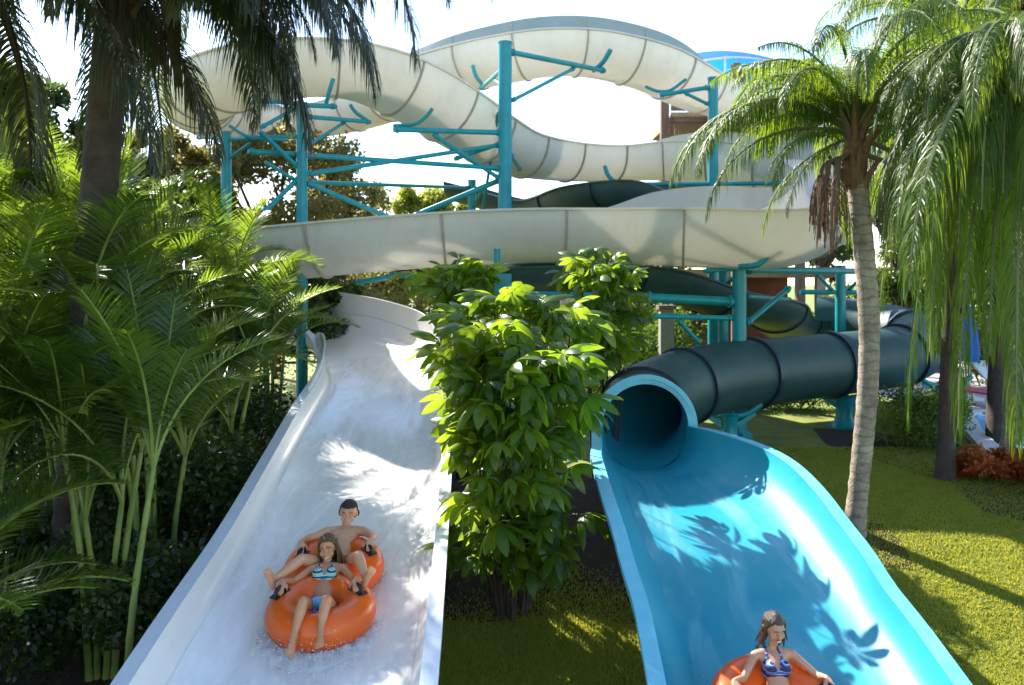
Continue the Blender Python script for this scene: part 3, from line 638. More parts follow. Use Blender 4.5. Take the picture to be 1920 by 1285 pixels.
# ------------------------------------------------------------------ foliage
def frond_mesh(name, mt, L, e0, e1, n=34, ll=.5, lw=.03, droop=1.0, vee=.5, pet=.18, seed=0, twist=0, rmat=None, segs=4, spread=.9, curlx=0.0):
    """arching rachis in the XZ plane starting at the origin; leaflets on both sides.
    e0/e1 = elevation in degrees at base and tip, droop = how far leaflets sag, vee = upward V of the leaflets"""
    rg = random.Random(seed); pts = []; p = Vector((0, 0, 0)); N = 24
    for k in range(N + 1):
        f = k / N; pts.append(p.copy()); e = R(e0 + (e1 - e0) * f ** 1.15); a = curlx * f
        p = p + Vector((math.cos(e) * math.cos(a), math.cos(e) * math.sin(a), math.sin(e))) * L / N
    mb = MB(); mb.tube(pts[::2], [.022 * L / 2 * (1 - .85 * k / (N / 2)) + .003 for k in range(N // 2 + 1)], 5, True, 1)
    def P_(f):
        x = f * N; i = min(N - 1, int(x)); return pts[i].lerp(pts[i + 1], x - i), (pts[i + 1] - pts[i]).normalized()
    for k in range(n):
        f = pet + (1 - pet) * (k + .5) / n
        for sg in (-1, 1):
            ff = min(.995, f + rg.uniform(-.4, .4) / n); q, t = P_(ff)
            s = t.cross(Vector((0, 0, 1))); s = Vector((0, 1, 0)) if s.length < .05 else s.normalized(); u = s.cross(t).normalized()
            env = math.sin(math.pi * min(1, (ff - pet) / (1 - pet) * .86 + .12)) ** .6
            l = ll * env * rg.uniform(.82, 1.12); fw = (.35 + .9 * ff ** 2) * spread
            d = (s * sg * rg.uniform(.85, 1.1) + t * fw + u * (vee + (rg.uniform(-.12, .12) if droop < 2 else rg.uniform(-.6, .8)))).normalized()
            w = lw * rg.uniform(.8, 1.15); side = d.cross(u).normalized(); side = (side + u * rg.uniform(-.35, .35)).normalized()
            vs = []; pos = q.copy(); dd = d.copy(); dr = droop * rg.uniform(.7, 1.3)
            for j in range(segs + 1):
                g = j / segs; ww = w * (.55 + .45 * math.sin(math.pi * min(1, g * 1.25))) * (1 - g ** 3 * .95) / 2
                vs += [pos - side * ww, pos + side * ww]
                dd = (dd + Vector((0, 0, -1)) * dr * (.25 + g) / segs).normalized(); pos = pos + dd * l / segs
            mb.add(vs, [(2 * j, 2 * j + 1, 2 * j + 3, 2 * j + 2) for j in range(segs)], 0)
    return mb.mesh(name, [mt, rmat or M['stem']], 0)
LIB = {}
def lib(kind):
    if kind in LIB: return LIB[kind]
    out = []
    if kind == 'areca':
        for i, (a, b2) in enumerate(((87, 60), (82, 32), (76, 8), (70, -18), (64, -32), (85, 46))): out.append(frond_mesh('areca_frond', M['areca'], 1.75, a, b2, 54, .44, .023, .6, .45, .22, i, rmat=M['cane']))
    elif kind in ('queen', 'queen_dark', 'queen_far'):
        for i, (a, b2) in enumerate(((82, -62), (64, -76), (42, -86), (18, -88), (-15, -89), (72, -30))):
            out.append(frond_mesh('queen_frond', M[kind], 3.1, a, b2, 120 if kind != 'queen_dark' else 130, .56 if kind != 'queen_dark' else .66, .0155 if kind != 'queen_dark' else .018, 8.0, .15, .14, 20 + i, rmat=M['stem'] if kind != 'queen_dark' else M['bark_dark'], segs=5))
    LIB[kind] = out; return out
def put_frond(t, kind, i, az, sc=1.0, loc=(0, 0, 0), roll=0, name='frond'):
    """az: compass angle of the frond, 0 = to the right (+X), 90 = away"""
    me = lib(kind)[i % len(lib(kind))]
    m = Matrix.Translation(Vector(loc)) @ Matrix.Rotation(R(az), 4, 'Z') @ Matrix.Rotation(R(roll), 4, 'X') @ Matrix.Diagonal((sc, sc, sc, 1))
    return link(name, me, t, mat=m)

def areca(label, x, y, h, n=5, seed=0, spread=.5, sc=1.0, nf=6, grp='areca palms crowding the left bank'):
    rg = random.Random(seed); z = zg(x, y); t = thing('areca_palm', label, 'palm', (x, y, z), grp)
    for k in range(n):
        a = rg.uniform(0, 6.28); r = rg.uniform(.05, spread); hh = h * rg.uniform(.45, .85) * (1 if k else 1.05)
        lean = rg.uniform(.04, .16) * hh; p0 = Vector((math.cos(a) * r * .5, math.sin(a) * r * .5, 0)); p1 = p0 + Vector((math.cos(a) * lean, math.sin(a) * lean, hh))
        mid = p0.lerp(p1, .5) + Vector((math.cos(a), math.sin(a), 0)) * -.04
        mb = MB(); C, _ = catmull([[*p0, 0], [*mid, 0], [*p1, 0]], .14); rad = [(.036 - .012 * j / len(C)) * (1.14 if j % 2 == 0 else 1) for j in range(len(C))]
        mb.tube([Vector(c[:3]) for c in C], rad, 8); mb.build('cane', M['cane'], t, 50)
        for j in range(nf):
            i = rg.choice((0, 1, 1, 2, 2, 3, 4, 5)); put_frond(t, 'areca', i, math.degrees(a) + j * 360 / nf + rg.uniform(-25, 25), sc * rg.uniform(.75, 1.12), p1, rg.uniform(-12, 12))
    return t
AR = [  # x, y, height, canes, fronds, label
 (-4.5, 5.6, 1.9, 4, 6, 'low dark areca palm at the lower left corner'),
 (-5.0, 6.8, 3.6, 5, 6, 'areca palm at the lower left edge standing in deep shade'),
 (-3.62, 7.1, 4.3, 1, 8, 'single areca palm with one tall pale green ringed cane'),
 (-4.1, 8.0, 3.0, 4, 6, 'areca palm with a bright green frond fan beside the white slide'),
 (-5.4, 7.9, 4.4, 6, 6, 'tall areca palm at the left edge hiding the foot of the thick dark trunk'),
 (-4.9, 8.8, 4.3, 6, 6, 'areca palm standing below the two dark palm trunks'),
 (-4.2, 9.4, 3.5, 5, 6, 'areca palm with dull fronds close to the middle of the white slide rim'),
 (-6.6, 9.2, 4.5, 6, 6, 'tall areca palm at the left behind the edge one'),
 (-5.6, 10.4, 4.4, 6, 6, 'tall areca palm with upright sunlit tips under the slim dark trunk'),
 (-4.7, 10.9, 3.9, 5, 6, 'areca palm with sunlit tips below the left teal post'),
 (-4.5, 12.2, 3.4, 5, 6, 'yellow green areca palm reaching up to the end of the lower flume'),
 (-5.7, 12.6, 4.2, 6, 6, 'areca palm between the slim trunk and the slimmer teal post'),
 (-7.4, 12.4, 4.6, 6, 6, 'areca palm far back on the left below the flume loop'),
 (-5.8, 14.6, 3.6, 5, 6, 'areca palm in front of the flume end with pale fronds'),
 (-4.4, 14.6, 2.5, 5, 6, 'small areca palm beside the top bend of the white slide'),
 (-3.95, 11.0, 2.4, 4, 6, 'short shaded areca palm hugging the upper white slide rim')]
for k, (x, y, h, n, nf, lb) in enumerate(AR): areca(lb, x, y, h, n, 100 + k, .5, 1.0, nf)
# the long arching frond at the left edge
# ------------------------------------------------------------------ tall palms
def queen(label, base, crown, r0, r1, fr, kind='queen', tm='bark', grp=None, spathes=(), skirt=0, cs=1.0, bend=(0, 0), seed=0, cat='palm', crownshaft=True, curtain=()):
    rg = random.Random(seed); b0 = Vector(base); t = thing('queen_palm', label, cat, b0, grp); c = Vector(crown) - b0
    mid = c * .5 + Vector((bend[0], bend[1], 0)); mb = MB(); C, L = catmull([[0, 0, -.1, 0], [*mid, 0], [*c, 0]], .11); n = len(C)
    rad = [(r0 + (r1 - r0) * (j / n) + (.035 * max(0, 1 - j / n * 9))) * (1.0 + (.05 if j % 2 else -.02) + rg.uniform(-.02, .02)) for j in range(n)]
    mb.tube([Vector(q[:3]) for q in C], rad, 18); mb.build('trunk', M[tm], t, 60)
    # old leaf bases and the fibre boot under the crown
    for k in range(14):
        a = rg.uniform(0, 6.28); z = rg.uniform(-.55, .25); d = Vector((math.cos(a), math.sin(a), 0)); mb = MB()
        mb.tube([c + d * r1 * .6 + Vector((0, 0, z)), c + d * (r1 * 1.3) + Vector((0, 0, z + .22)), c + d * (r1 * 1.3 + .16) + Vector((0, 0, z + .45))], [.06, .045, .022], 6); mb.build('leaf_base', M['fibre'] if k % 2 else M['wood'], t, 40)
    mb = MB(); mb.tube([c + Vector((0, 0, -.4)), c, c + Vector((0, 0, .5))], [r1 * 1.05, r1 * 1.25, r1 * .5], 14); mb.build('crownshaft', M['fibre'] if crownshaft else M[tm], t, 50)
    for (i, az, sc, roll) in fr: put_frond(t, kind, i, az, sc * cs, c + Vector((0, 0, .25)), roll)
    for (i, az, sx, sz) in curtain:
        m = Matrix.Translation(c + Vector((0, 0, .2))) @ Matrix.Rotation(R(az), 4, 'Z') @ Matrix.Diagonal((sx, 1.1, sz, 1)); link('frond', lib(kind)[i], t, mat=m)
    for (az, ln, dn) in spathes:
        d = Vector((math.cos(R(az)), math.sin(R(az)), 0)); mb = MB(); p = c + d * r1
        mb.tube([p, p + d * .25 + Vector((0, 0, -.1)), p + d * .34 + Vector((0, 0, -dn * .5)), p + d * .4 + Vector((0, 0, -dn))], [.03, .04, .065 * ln, .02], 8); mb.build('spathe', M['bark_dark'] if tm == 'bark_dark' else M['wood'], t, 50)
        mb = MB()
        for q in range(60):
            a = rg.uniform(0, 6.28); dd = Vector((math.cos(a) * .12, math.sin(a) * .12, 0)); s = p + d * .3 + Vector((0, 0, -dn * rg.uniform(.2, .7))); mb.tube([s, s + dd + Vector((0, 0, -.15)), s + dd * 1.2 + Vector((0, 0, -.45 * rg.uniform(.6, 1.2)))], .006, 3, False)
        mb.build('seed_strands', M['fibre'] if tm != 'bark_dark' else M['bark_dark'], t, 0)
    return t
def gz(px, Y): x = (px - 960) / F * Y; return (x, Y, zg(x, Y))
def cr(n, seed, seq=(0, 1, 2, 3, 1, 2, 4), a0=0, sc=(.85, 1.05)):
    rg = random.Random(seed); return [(seq[k % len(seq)], a0 + k * 137.5 + rg.uniform(-14, 14), rg.uniform(*sc), rg.uniform(-10, 10)) for k in range(n)]
# right palm, ringed trunk
queen('queen palm with ringed pale trunk standing on the lawn right of the blue slide', gz(1600, 10.6), at(1603, 292, 10.6), .125, .13,
      [(0, 120, 1.0, 0), (0, 90, .95, 5), (0, 60, 1, 0), (0, 235, .9, 0), (0, 270, .95, 0), (0, 300, 1, 0), (5, 135, .9, 0), (5, 210, .75, 0), (1, 105, 1, 0), (1, 250, .9, 0), (0, 30, 1, 0), (5, -30, .95, 0), (1, 222, .8, 0), (1, 140, .9, 0), (2, 192, .95, 6), (2, 180, .98, 0), (2, 186, .9, 8), (2, 174, 1.0, -8), (3, 182, .85, 0), (1, 176, .62, 0), (0, 188, .78, 0), (1, 190, .7, 0), (5, 172, .6, 0), (2, 168, .7, 0), (0, 178, .68, 5), (0, 150, .6, 5), (3, 205, .6, 0), (4, 190, .5, 0), (4, 160, .6, 0), (3, 178, .5, 0), (1, -15, 1, 0), (2, -35, 1, 0), (0, 12, 1, 0)] + [f for f in cr(20, 1, a0=30) if math.cos(R(f[1])) > -.3],
      tm='bark', spathes=((190, 1, 1.1), (150, .9, .9), (215, 1, 1.3), (-20, 1, 1.0)), bend=(.2, 0), seed=3)
# second palm: dark trunk by the croton bed, big hanging fronds
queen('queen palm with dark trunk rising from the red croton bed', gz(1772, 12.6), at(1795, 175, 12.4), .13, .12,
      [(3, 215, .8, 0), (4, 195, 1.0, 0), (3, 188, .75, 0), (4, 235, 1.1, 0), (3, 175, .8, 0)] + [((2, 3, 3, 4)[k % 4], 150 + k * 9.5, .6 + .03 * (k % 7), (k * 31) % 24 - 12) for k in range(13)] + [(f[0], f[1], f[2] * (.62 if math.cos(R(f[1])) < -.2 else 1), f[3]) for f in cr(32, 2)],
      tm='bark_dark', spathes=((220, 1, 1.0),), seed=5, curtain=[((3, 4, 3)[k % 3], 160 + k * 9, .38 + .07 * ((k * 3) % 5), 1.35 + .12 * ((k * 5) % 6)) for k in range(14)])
queen('queen palm leaning by the pool with a sunlit brown trunk at the right edge', gz(1884, 13.4), at(1935, 330, 13.6), .12, .11,
      cr(34, 3, (1, 2, 3, 3, 4, 2, 0)), tm='bark', seed=6, bend=(.05, 0))
queen('queen palm at the top right corner whose crown overhangs the pool', gz(1990, 12), at(1930, -40, 11.5), .15, .14,
      cr(24, 4), tm='bark_dark', seed=7)
queen('near queen palm at the right edge with long fronds hanging far down', gz(2110, 9.2), at(1925, 130, 9.2), .13, .12,
      [(3, 182, .7, 0), (3, 194, .75, 0), (3, 207, .75, 0), (3, 225, .9, 0), (4, 200, 1.0, 0), (4, 182, .9, 0), (3, 240, 1.0, 0), (4, 260, 1.2, 0), (4, 215, 1.3, 0)] + [((3, 3, 4, 4)[k % 4], 176 + k * 6.3, .55 + .04 * ((k * 5) % 7), (k * 31) % 24 - 12) for k in range(14)] + [f for f in cr(24, 14, sc=(.7, .9)) if math.cos(R(f[1])) > -.2], tm='bark_dark', seed=21, bend=(.2, 0), curtain=[((3, 4, 3)[k % 3], 162 + k * 5.5, .5 + .05 * ((k * 3) % 5), 1.35 + .13 * ((k * 5) % 6)) for k in range(18)])
queen('queen palm behind the ringed palm with a crown against blue sky', gz(1790, 17), at(1745, 60, 17), .13, .12,
      cr(24, 5), kind='queen', tm='bark_dark', seed=8)
# far fan palm: slim pale trunk high at right
fp = at(1772, 120, 34); queen('slim distant palm with a small pale crown showing in the sky gap at right', (fp.x, 34, 0), fp, .14, .1, [(i, az, .55, 0) for i, az in ((0, 0), (1, 60), (5, 120), (0, 180), (1, 240), (5, 300), (2, 30), (2, 200))], kind='queen_far', tm='bark', seed=10)
# left palms with dark hanging crowns
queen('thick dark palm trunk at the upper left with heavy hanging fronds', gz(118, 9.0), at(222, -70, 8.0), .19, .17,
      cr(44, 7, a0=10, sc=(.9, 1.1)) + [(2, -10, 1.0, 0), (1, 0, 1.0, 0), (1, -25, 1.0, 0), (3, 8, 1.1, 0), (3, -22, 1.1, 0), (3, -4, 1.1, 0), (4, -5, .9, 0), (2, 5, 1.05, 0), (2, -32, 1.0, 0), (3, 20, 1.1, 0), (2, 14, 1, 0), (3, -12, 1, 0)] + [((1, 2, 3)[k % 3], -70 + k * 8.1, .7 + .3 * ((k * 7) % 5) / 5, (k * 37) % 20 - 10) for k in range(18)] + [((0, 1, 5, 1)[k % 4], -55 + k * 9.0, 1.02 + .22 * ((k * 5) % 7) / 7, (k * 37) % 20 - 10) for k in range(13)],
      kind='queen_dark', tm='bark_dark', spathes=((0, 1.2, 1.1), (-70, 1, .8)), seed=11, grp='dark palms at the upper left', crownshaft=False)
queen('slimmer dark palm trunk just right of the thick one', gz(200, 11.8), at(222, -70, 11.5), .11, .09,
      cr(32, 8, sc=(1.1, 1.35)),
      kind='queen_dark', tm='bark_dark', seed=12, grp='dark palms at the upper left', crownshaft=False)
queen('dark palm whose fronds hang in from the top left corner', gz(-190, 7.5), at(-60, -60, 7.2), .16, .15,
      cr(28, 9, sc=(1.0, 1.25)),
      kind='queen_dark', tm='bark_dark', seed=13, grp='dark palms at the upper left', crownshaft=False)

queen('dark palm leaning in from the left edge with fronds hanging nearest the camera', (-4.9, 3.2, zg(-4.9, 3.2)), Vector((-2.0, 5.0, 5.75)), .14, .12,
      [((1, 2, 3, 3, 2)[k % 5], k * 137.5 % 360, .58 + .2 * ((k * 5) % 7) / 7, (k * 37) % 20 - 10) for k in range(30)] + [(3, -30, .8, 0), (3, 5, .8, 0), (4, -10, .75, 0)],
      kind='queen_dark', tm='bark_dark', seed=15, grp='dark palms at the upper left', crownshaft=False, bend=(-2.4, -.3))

# ------------------------------------------------------------------ broadleaf trees, hedges
def leafcloud(centers, radii, n, size, mt, name, rg, flat=1.0, hang=0.0):
    cs = np.array(centers, float); rs = np.array(radii, float); k = rg.choice(len(cs), n, p=rs ** 2 / (rs ** 2).sum())
    d = rg.normal(size=(n, 3)); d /= np.linalg.norm(d, axis=1)[:, None]
    rad = rs[k] * (1 - .55 * rg.random(n) ** 2.0); p = cs[k] + d * rad[:, None] * np.array([1, 1, flat])
    a = rg.normal(size=(n, 3)); a /= np.linalg.norm(a, axis=1)[:, None]; a[:, 2] -= hang; a /= np.linalg.norm(a, axis=1)[:, None]
    b_ = np.cross(a, rg.normal(size=(n, 3))); b_ /= np.linalg.norm(b_, axis=1)[:, None]
    s = size * rg.uniform(.6, 1.3, n)[:, None]; V = np.stack([p, p + a * s * .5 + b_ * s * .28, p + a * s, p + a * s * .5 - b_ * s * .28], 1)
    return quadmesh(name, V, 4, [(0, 1, 2, 3)], mt)
def tree(label, px, Y, toppx, wpx, mt, n=14000, size=.14, seed=0, botpx=None, clumps=40, trunk='bark_dark', grp=None, crad=.2, name='broadleaf_tree', bare=.3):
    rg = np.random.default_rng(seed); rr = random.Random(seed); x = (px - 960) / F * Y; z0 = zg(x, Y); t = thing(name, label, 'tree', (x, Y, z0), grp)
    top = H - (toppx - HZ) / F * Y - z0; w = wpx / F * Y / 2; bot = max(.4, (H - (botpx - HZ) / F * Y - z0)) if botpx else top * bare
    cc, cr = [], []
    for k in range(clumps):
        f = rr.random(); z = bot + (top - bot) * f; ww = w * math.sin(math.pi * (.18 + .72 * f)) ** .7; a = rr.uniform(0, 6.28); r = ww * math.sqrt(rr.random())
        cc.append((math.cos(a) * r, math.sin(a) * r * .8, z)); cr.append(w * crad * rr.uniform(.6, 1.3))
    mb = MB(); mb.tube([(0, 0, -.05), (.05, 0, bot * .6), (rr.uniform(-.2, .2), 0, bot + (top - bot) * .35), (rr.uniform(-.3, .3), 0, top * .85)], [.02 * top + .03, .016 * top + .02, .010 * top + .01, .015], 9); mb.build('trunk', M[trunk], t, 50)
    for k in range(min(12, clumps)):
        c = Vector(cc[k]); s = Vector((0, 0, bot * .8 + (c.z - bot) * .35)); mb = MB(); mb.tube([s, s.lerp(c, .5) + Vector((0, 0, -.05 * top)), c], [.012 * top, .008 * top, .004 * top], 6); mb.build('limb', M[trunk], t, 50)
    link('crown', leafcloud(cc, cr, n, size, M[mt], 'crown', rg), t); return t
tree('airy olive green tree behind the left teal posts', 520, 26, 262, 420, 'tree_olive', 24000, .17, 1, 470, 110, crad=.14)
tree('brownish sparse tree right of the left teal post', 640, 29, 300, 150, 'tree_olive', 9000, .16, 2, 440, 50, crad=.2)
tree('yellow green tree top above the lower flume', 785, 32, 362, 120, 'tree_yellow', 9000, .17, 3, 440, 30, crad=.26)
tree('small green tree top left of the tallest post', 858, 33, 386, 60, 'tree_yellow', 3000, .15, 4, 440, 14, crad=.3)
tree('pale green tree behind the dark trunks at left', 300, 24, 262, 230, 'tree_olive', 15000, .16, 5, 460, 60, crad=.17)
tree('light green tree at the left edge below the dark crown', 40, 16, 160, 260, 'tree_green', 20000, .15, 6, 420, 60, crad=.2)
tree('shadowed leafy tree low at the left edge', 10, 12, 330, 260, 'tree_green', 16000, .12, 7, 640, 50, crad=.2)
tree('dense dark tree behind the right palms', 1860, 26, 190, 360, 'tree_green', 30000, .2, 8, 620, 90, crad=.2)
tree('tall leafy tree filling the top right corner behind the palm crowns', 1870, 15.5, -60, 330, 'tree_green', 26000, .13, 17, 420, 70, crad=.17)
tree('green tree behind the ringed palm trunk', 1690, 30, 215, 200, 'tree_green', 20000, .18, 9, 560, 60, crad=.2)
tree('green tree behind the wooden tower', 1540, 38, 250, 160, 'tree_green', 12000, .2, 10, 520, 40, crad=.22)
tree('far green tree behind the pool deck', 1790, 40, 420, 260, 'tree_green', 18000, .24, 12, 640, 60, crad=.2)
tree('broad tree beyond the top of the white slide', 740, 34, 470, 260, 'tree_olive', 14000, .2, 13, 560, 60, crad=.17)
tree('leafy tree beyond the slides behind the terracotta hut', 1120, 48, 430, 460, 'tree_green', 22000, .3, 14, 590, 70, crad=.15)
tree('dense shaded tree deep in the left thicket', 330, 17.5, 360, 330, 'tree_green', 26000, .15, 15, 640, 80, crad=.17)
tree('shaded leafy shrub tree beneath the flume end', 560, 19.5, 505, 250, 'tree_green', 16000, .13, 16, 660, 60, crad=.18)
def shrub(label, x, y, w, d, h, mt, n, size, seed, name='shrub', cat='shrub', grp=None, clumps=14, rz=0, flower=None):
    rg = np.random.default_rng(seed); rr = random.Random(seed); z = zg(x, y); t = thing(name, label, cat, (x, y, z), grp, rz)
    cc = [(rr.uniform(-w, w) / 2, rr.uniform(-d, d) / 2, rr.uniform(.25, .8) * h) for _ in range(clumps)]; r = [h * rr.uniform(.22, .36) for _ in cc]
    link('foliage', leafcloud(cc, r, n, size, M[mt], 'foliage', rg), t)
    mb = MB()
    for c in cc[:6]: mb.tube([(c[0] * .5, c[1] * .5, 0), (c[0] * .8, c[1] * .8, c[2] * .5), c], [.02, .015, .008], 5)
    stuff(mb.build('stems', M['stem'], t, 40))
    if flower: link('flowers', leafcloud(cc, [q * 1.05 for q in r], n // 6, size * .8, M[flower], 'flowers', rg), t)
    return t
shrub('clipped green hedge on the far side of the lawn under the tube', 6.6, 19.6, 3.6, .8, .95, 'hedge', 12000, .07, 1, 'hedge', 'hedge', clumps=46)
shrub('low hedge across the lawn left of the tube mouth', 3.6, 20.5, 3.4, 1.0, .8, 'hedge', 12000, .08, 2, 'hedge', 'hedge', clumps=46)
shrub('low clipped hedge behind the top of the white slide', -3.5, 25, 8, 1.4, 3.2, 'tree_olive', 22000, .12, 3, 'hedge', 'hedge', clumps=70)
shrub('clipped hedge behind the umbrella tree', 2.5, 25.5, 6, 1.4, 2.4, 'hedge', 16000, .12, 4, 'hedge', 'hedge', clumps=60)
shrub('small pale green shrub on the mulch right of the ringed trunk', 7.3, 15.2, .7, .6, .85, 'tree_yellow', 3500, .05, 5, clumps=12)
shrub('dark rounded shrub beside the pale one under hanging fronds', 8.1, 15.6, 1.4, .9, 1.1, 'tree_green', 7000, .07, 6, clumps=20)
shrub('green shrub behind the dark trunk at the pool edge', 7.95, 15.0, .9, .8, .95, 'hedge', 5000, .06, 7, clumps=16)
for k, (x, y, lb) in enumerate(((7.75, 13.4, 'red and yellow croton left of the dark palm trunk'), (8.6, 13.3, 'yellow tipped croton right of the dark palm trunk'), (9.3, 12.4, 'dark red croton in the middle of the bed'),
        (8.4, 12.3, 'low dark croton at the front of the bed'), (10.2, 11.6, 'dark croton bush toward the right edge'), (9.4, 11.2, 'shaded croton nearest the lawn at right'), (9.9, 12.8, 'croton with orange leaves beside the leaning trunk'), (11, 11.2, 'croton at the far right corner of the bed'))):
    shrub(lb, x - .2, y - .75, .9, .8, .5, 'croton', 2600, .10, 20 + k, 'croton_bush', 'croton', 'crotons in the bed by the pool', 14)
shrub('pink flowering bush beyond the pool behind the palms', at(1855, 0, 24).x, 24, 1.6, 1, 2.2, 'tree_green', 5000, .1, 31, clumps=16, flower='pink')
shrub('pink flowering bush far behind the teal post', at(1545, 0, 27).x, 27, 1.6, 1, 2.0, 'tree_green', 5000, .1, 32, clumps=16, flower='pink')
shrub('yellow flowering bush behind the ringed palm trunk', at(1600, 0, 26).x, 26, 1.4, 1, 3.0, 'tree_yellow', 6000, .1, 33, clumps=18)
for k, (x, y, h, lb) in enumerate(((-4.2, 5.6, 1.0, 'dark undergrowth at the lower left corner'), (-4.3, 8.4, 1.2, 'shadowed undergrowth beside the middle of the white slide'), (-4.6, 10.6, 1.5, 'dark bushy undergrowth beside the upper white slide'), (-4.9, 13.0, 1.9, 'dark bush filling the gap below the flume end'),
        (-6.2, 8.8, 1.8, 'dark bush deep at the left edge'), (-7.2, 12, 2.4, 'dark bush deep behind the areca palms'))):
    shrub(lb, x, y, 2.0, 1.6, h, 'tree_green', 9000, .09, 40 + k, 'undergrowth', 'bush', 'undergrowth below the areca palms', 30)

# ------------------------------------------------------------------ schefflera (umbrella tree)
def sleaf(seed):
    rg = random.Random(seed); mb = MB(); pl = .26 * rg.uniform(.8, 1.3)
    mb.tube([(0, 0, 0), (pl * .5, 0, pl * .12), (pl, 0, 0)], [.007, .006, .005], 5, True, 1)
    n = rg.choice((7, 8, 9)); off = rg.uniform(0, 1)
    for k in range(n):
        a = 2 * math.pi * (k + off) / n; l = .36 * rg.uniform(.7, 1.15); w = .118 * rg.uniform(.85, 1.1); el = rg.uniform(-.1, .35)
        d = Vector((math.cos(a), math.sin(a), el)).normalized(); s = Vector((-math.sin(a), math.cos(a), 0)); pos = Vector((pl, 0, 0)); vs = []; dr = rg.uniform(1.3, 2.7)
        m_ = 7
        for j in range(m_ + 1):
            g = j / m_; ww = w * (0.06 + .94 * math.sin(math.pi * min(1, max(0, (g - .12) / .88))) ** .75) / 2 if g > .12 else .004
            up = s.cross(d).normalized(); fold = -.25 * ww
            vs += [pos - s * ww - up * fold, pos, pos + s * ww - up * fold]
            d = (d + Vector((0, 0, -1)) * dr * .95 / m_).normalized(); pos = pos + d * l / m_
        mb.add(vs, [(3 * j + c, 3 * j + c + 1, 3 * j + c + 4, 3 * j + c + 3) for j in range(m_) for c in (0, 1)], 0)
    return mb.mesh('leaf', [M['scheff'], M['stem']], 0)
SL = [sleaf(k) for k in range(6)]
for me in SL: me.polygons.foreach_set('use_smooth', [True] * len(me.polygons)); me.update()
def schefflera(label, x, y, heads, seed, skirt=None):
    rg = random.Random(seed); z = zg(x, y); t = thing('umbrella_tree', label, 'shrub', (x, y, z), 'umbrella trees between the slides'); cnt = 0; extra = []
    for (hx, hy, hz, r, n) in heads:
        c = Vector((hx - x, hy - y, hz - z)); mb = MB(); b0 = Vector((c.x * .45, c.y * .45 + .15, -.05))
        mb.tube([b0, b0.lerp(c, .5) + Vector((0, 0, .1)), c], [.022, .016, .010], 7); mb.build('stem', M['bark_dark'], t, 50)
        for k in range(n):
            # leaves whorl around the leading shoot, lower ones on the skirt
            f = rg.random(); a = rg.uniform(0, 6.28); e = rg.uniform(-.5, 1.0)
            p = c + Vector((math.cos(a) * r * f * .4, math.sin(a) * r * f * .4, -r * (1 - e) * .55 * f - rg.random() * .1))
            m = Matrix.Translation(p) @ Matrix.Rotation(a, 4, 'Z') @ Matrix.Rotation(R(rg.uniform(-70, 10) if e < .6 else rg.uniform(-75, -20)), 4, 'Y') @ Matrix.Rotation(R(rg.uniform(-25, 25)), 4, 'X') @ Matrix.Diagonal((1, 1, 1, 1))
            sc = rg.uniform(.6, 1.2); m = m @ Matrix.Diagonal((sc, sc, sc, 1)); cnt += 1
            if cnt <= 290: link('leaf', SL[rg.randrange(6)], t, mat=m)
            else: extra.append((SL[rg.randrange(6)], m))
    if extra:
        mb = MB()
        for me, m in extra:
            co = [m @ v.co for v in me.vertices]; b0 = len(mb.v); mb.v.extend([tuple(c) for c in co])
            for p in me.polygons: mb.f.append(tuple(b0 + i for i in p.vertices)); mb.m.append(p.material_index)
        o = mb.build('inner_leaves', [M['scheff'], M['stem']], t, 0); o['kind'] = 'stuff'
    return t
hd = []
def hp(px, py, Y, r, n): q = at(955 + (px - 960) * .84 if Y < 11 else px, py, Y); hd.append((q.x, q.y, q.z, r * .86, int(n * .8)))
for px, py, Y, r, n in ((900, 590, 9.6, .55, 16), (960, 575, 9.7, .55, 16), (1010, 600, 9.8, .5, 14), (870, 620, 9.2, .5, 14), (850, 660, 9.0, .5, 12), (930, 640, 8.9, .5, 14), (1000, 650, 8.9, .5, 14), (1070, 590, 9.8, .45, 12), (1100, 600, 10.2, .4, 10),
        (880, 710, 8.7, .5, 12), (950, 715, 8.5, .5, 14), (1020, 700, 8.6, .5, 14), (1060, 690, 9.0, .5, 12), (880, 790, 8.6, .45, 12), (950, 790, 8.3, .5, 12), (1020, 780, 8.4, .5, 14), (1065, 760, 8.9, .45, 10),
        (900, 860, 8.5, .45, 10), (970, 860, 8.2, .5, 12), (1035, 860, 8.5, .45, 10), (900, 930, 8.4, .4, 9), (970, 930, 8.3, .4, 10), (1050, 930, 8.7, .4, 9), (920, 1000, 8.4, .35, 8), (980, 990, 8.4, .4, 8), (1040, 980, 8.7, .35, 6), (940, 1030, 8.5, .3, 6), (930, 1060, 8.5, .25, 6), (975, 1045, 8.6, .3, 6), (895, 1030, 8.6, .3, 6), (1010, 1040, 8.8, .3, 5),
        (960, 700, 9.4, .6, 14), (900, 760, 9.3, .6, 12), (1020, 780, 9.4, .6, 12), (960, 880, 9.2, .5, 12), (1000, 960, 9.3, .5, 10)):
    hp(px, py, Y, r, n)
schefflera('large umbrella tree with bright drooping leaves between the white and blue slides', at(960, 0, 9).x, 9.1, hd, 5)
hd2 = []; hd_, hd = hd, hd2
for px, py, Y, r, n in ((850, 510, 12.5, .5, 16), (820, 530, 12.6, .4, 12), (890, 530, 12.4, .4, 12), (860, 560, 12.4, .5, 14), (900, 590, 12.2, .5, 10)): hp(px, py, Y, r, n)
schefflera('small umbrella tree head rising behind the big one at left', at(860, 0, 12.5).x, 12.5, hd2, 6)
hd3 = []; hd = hd3
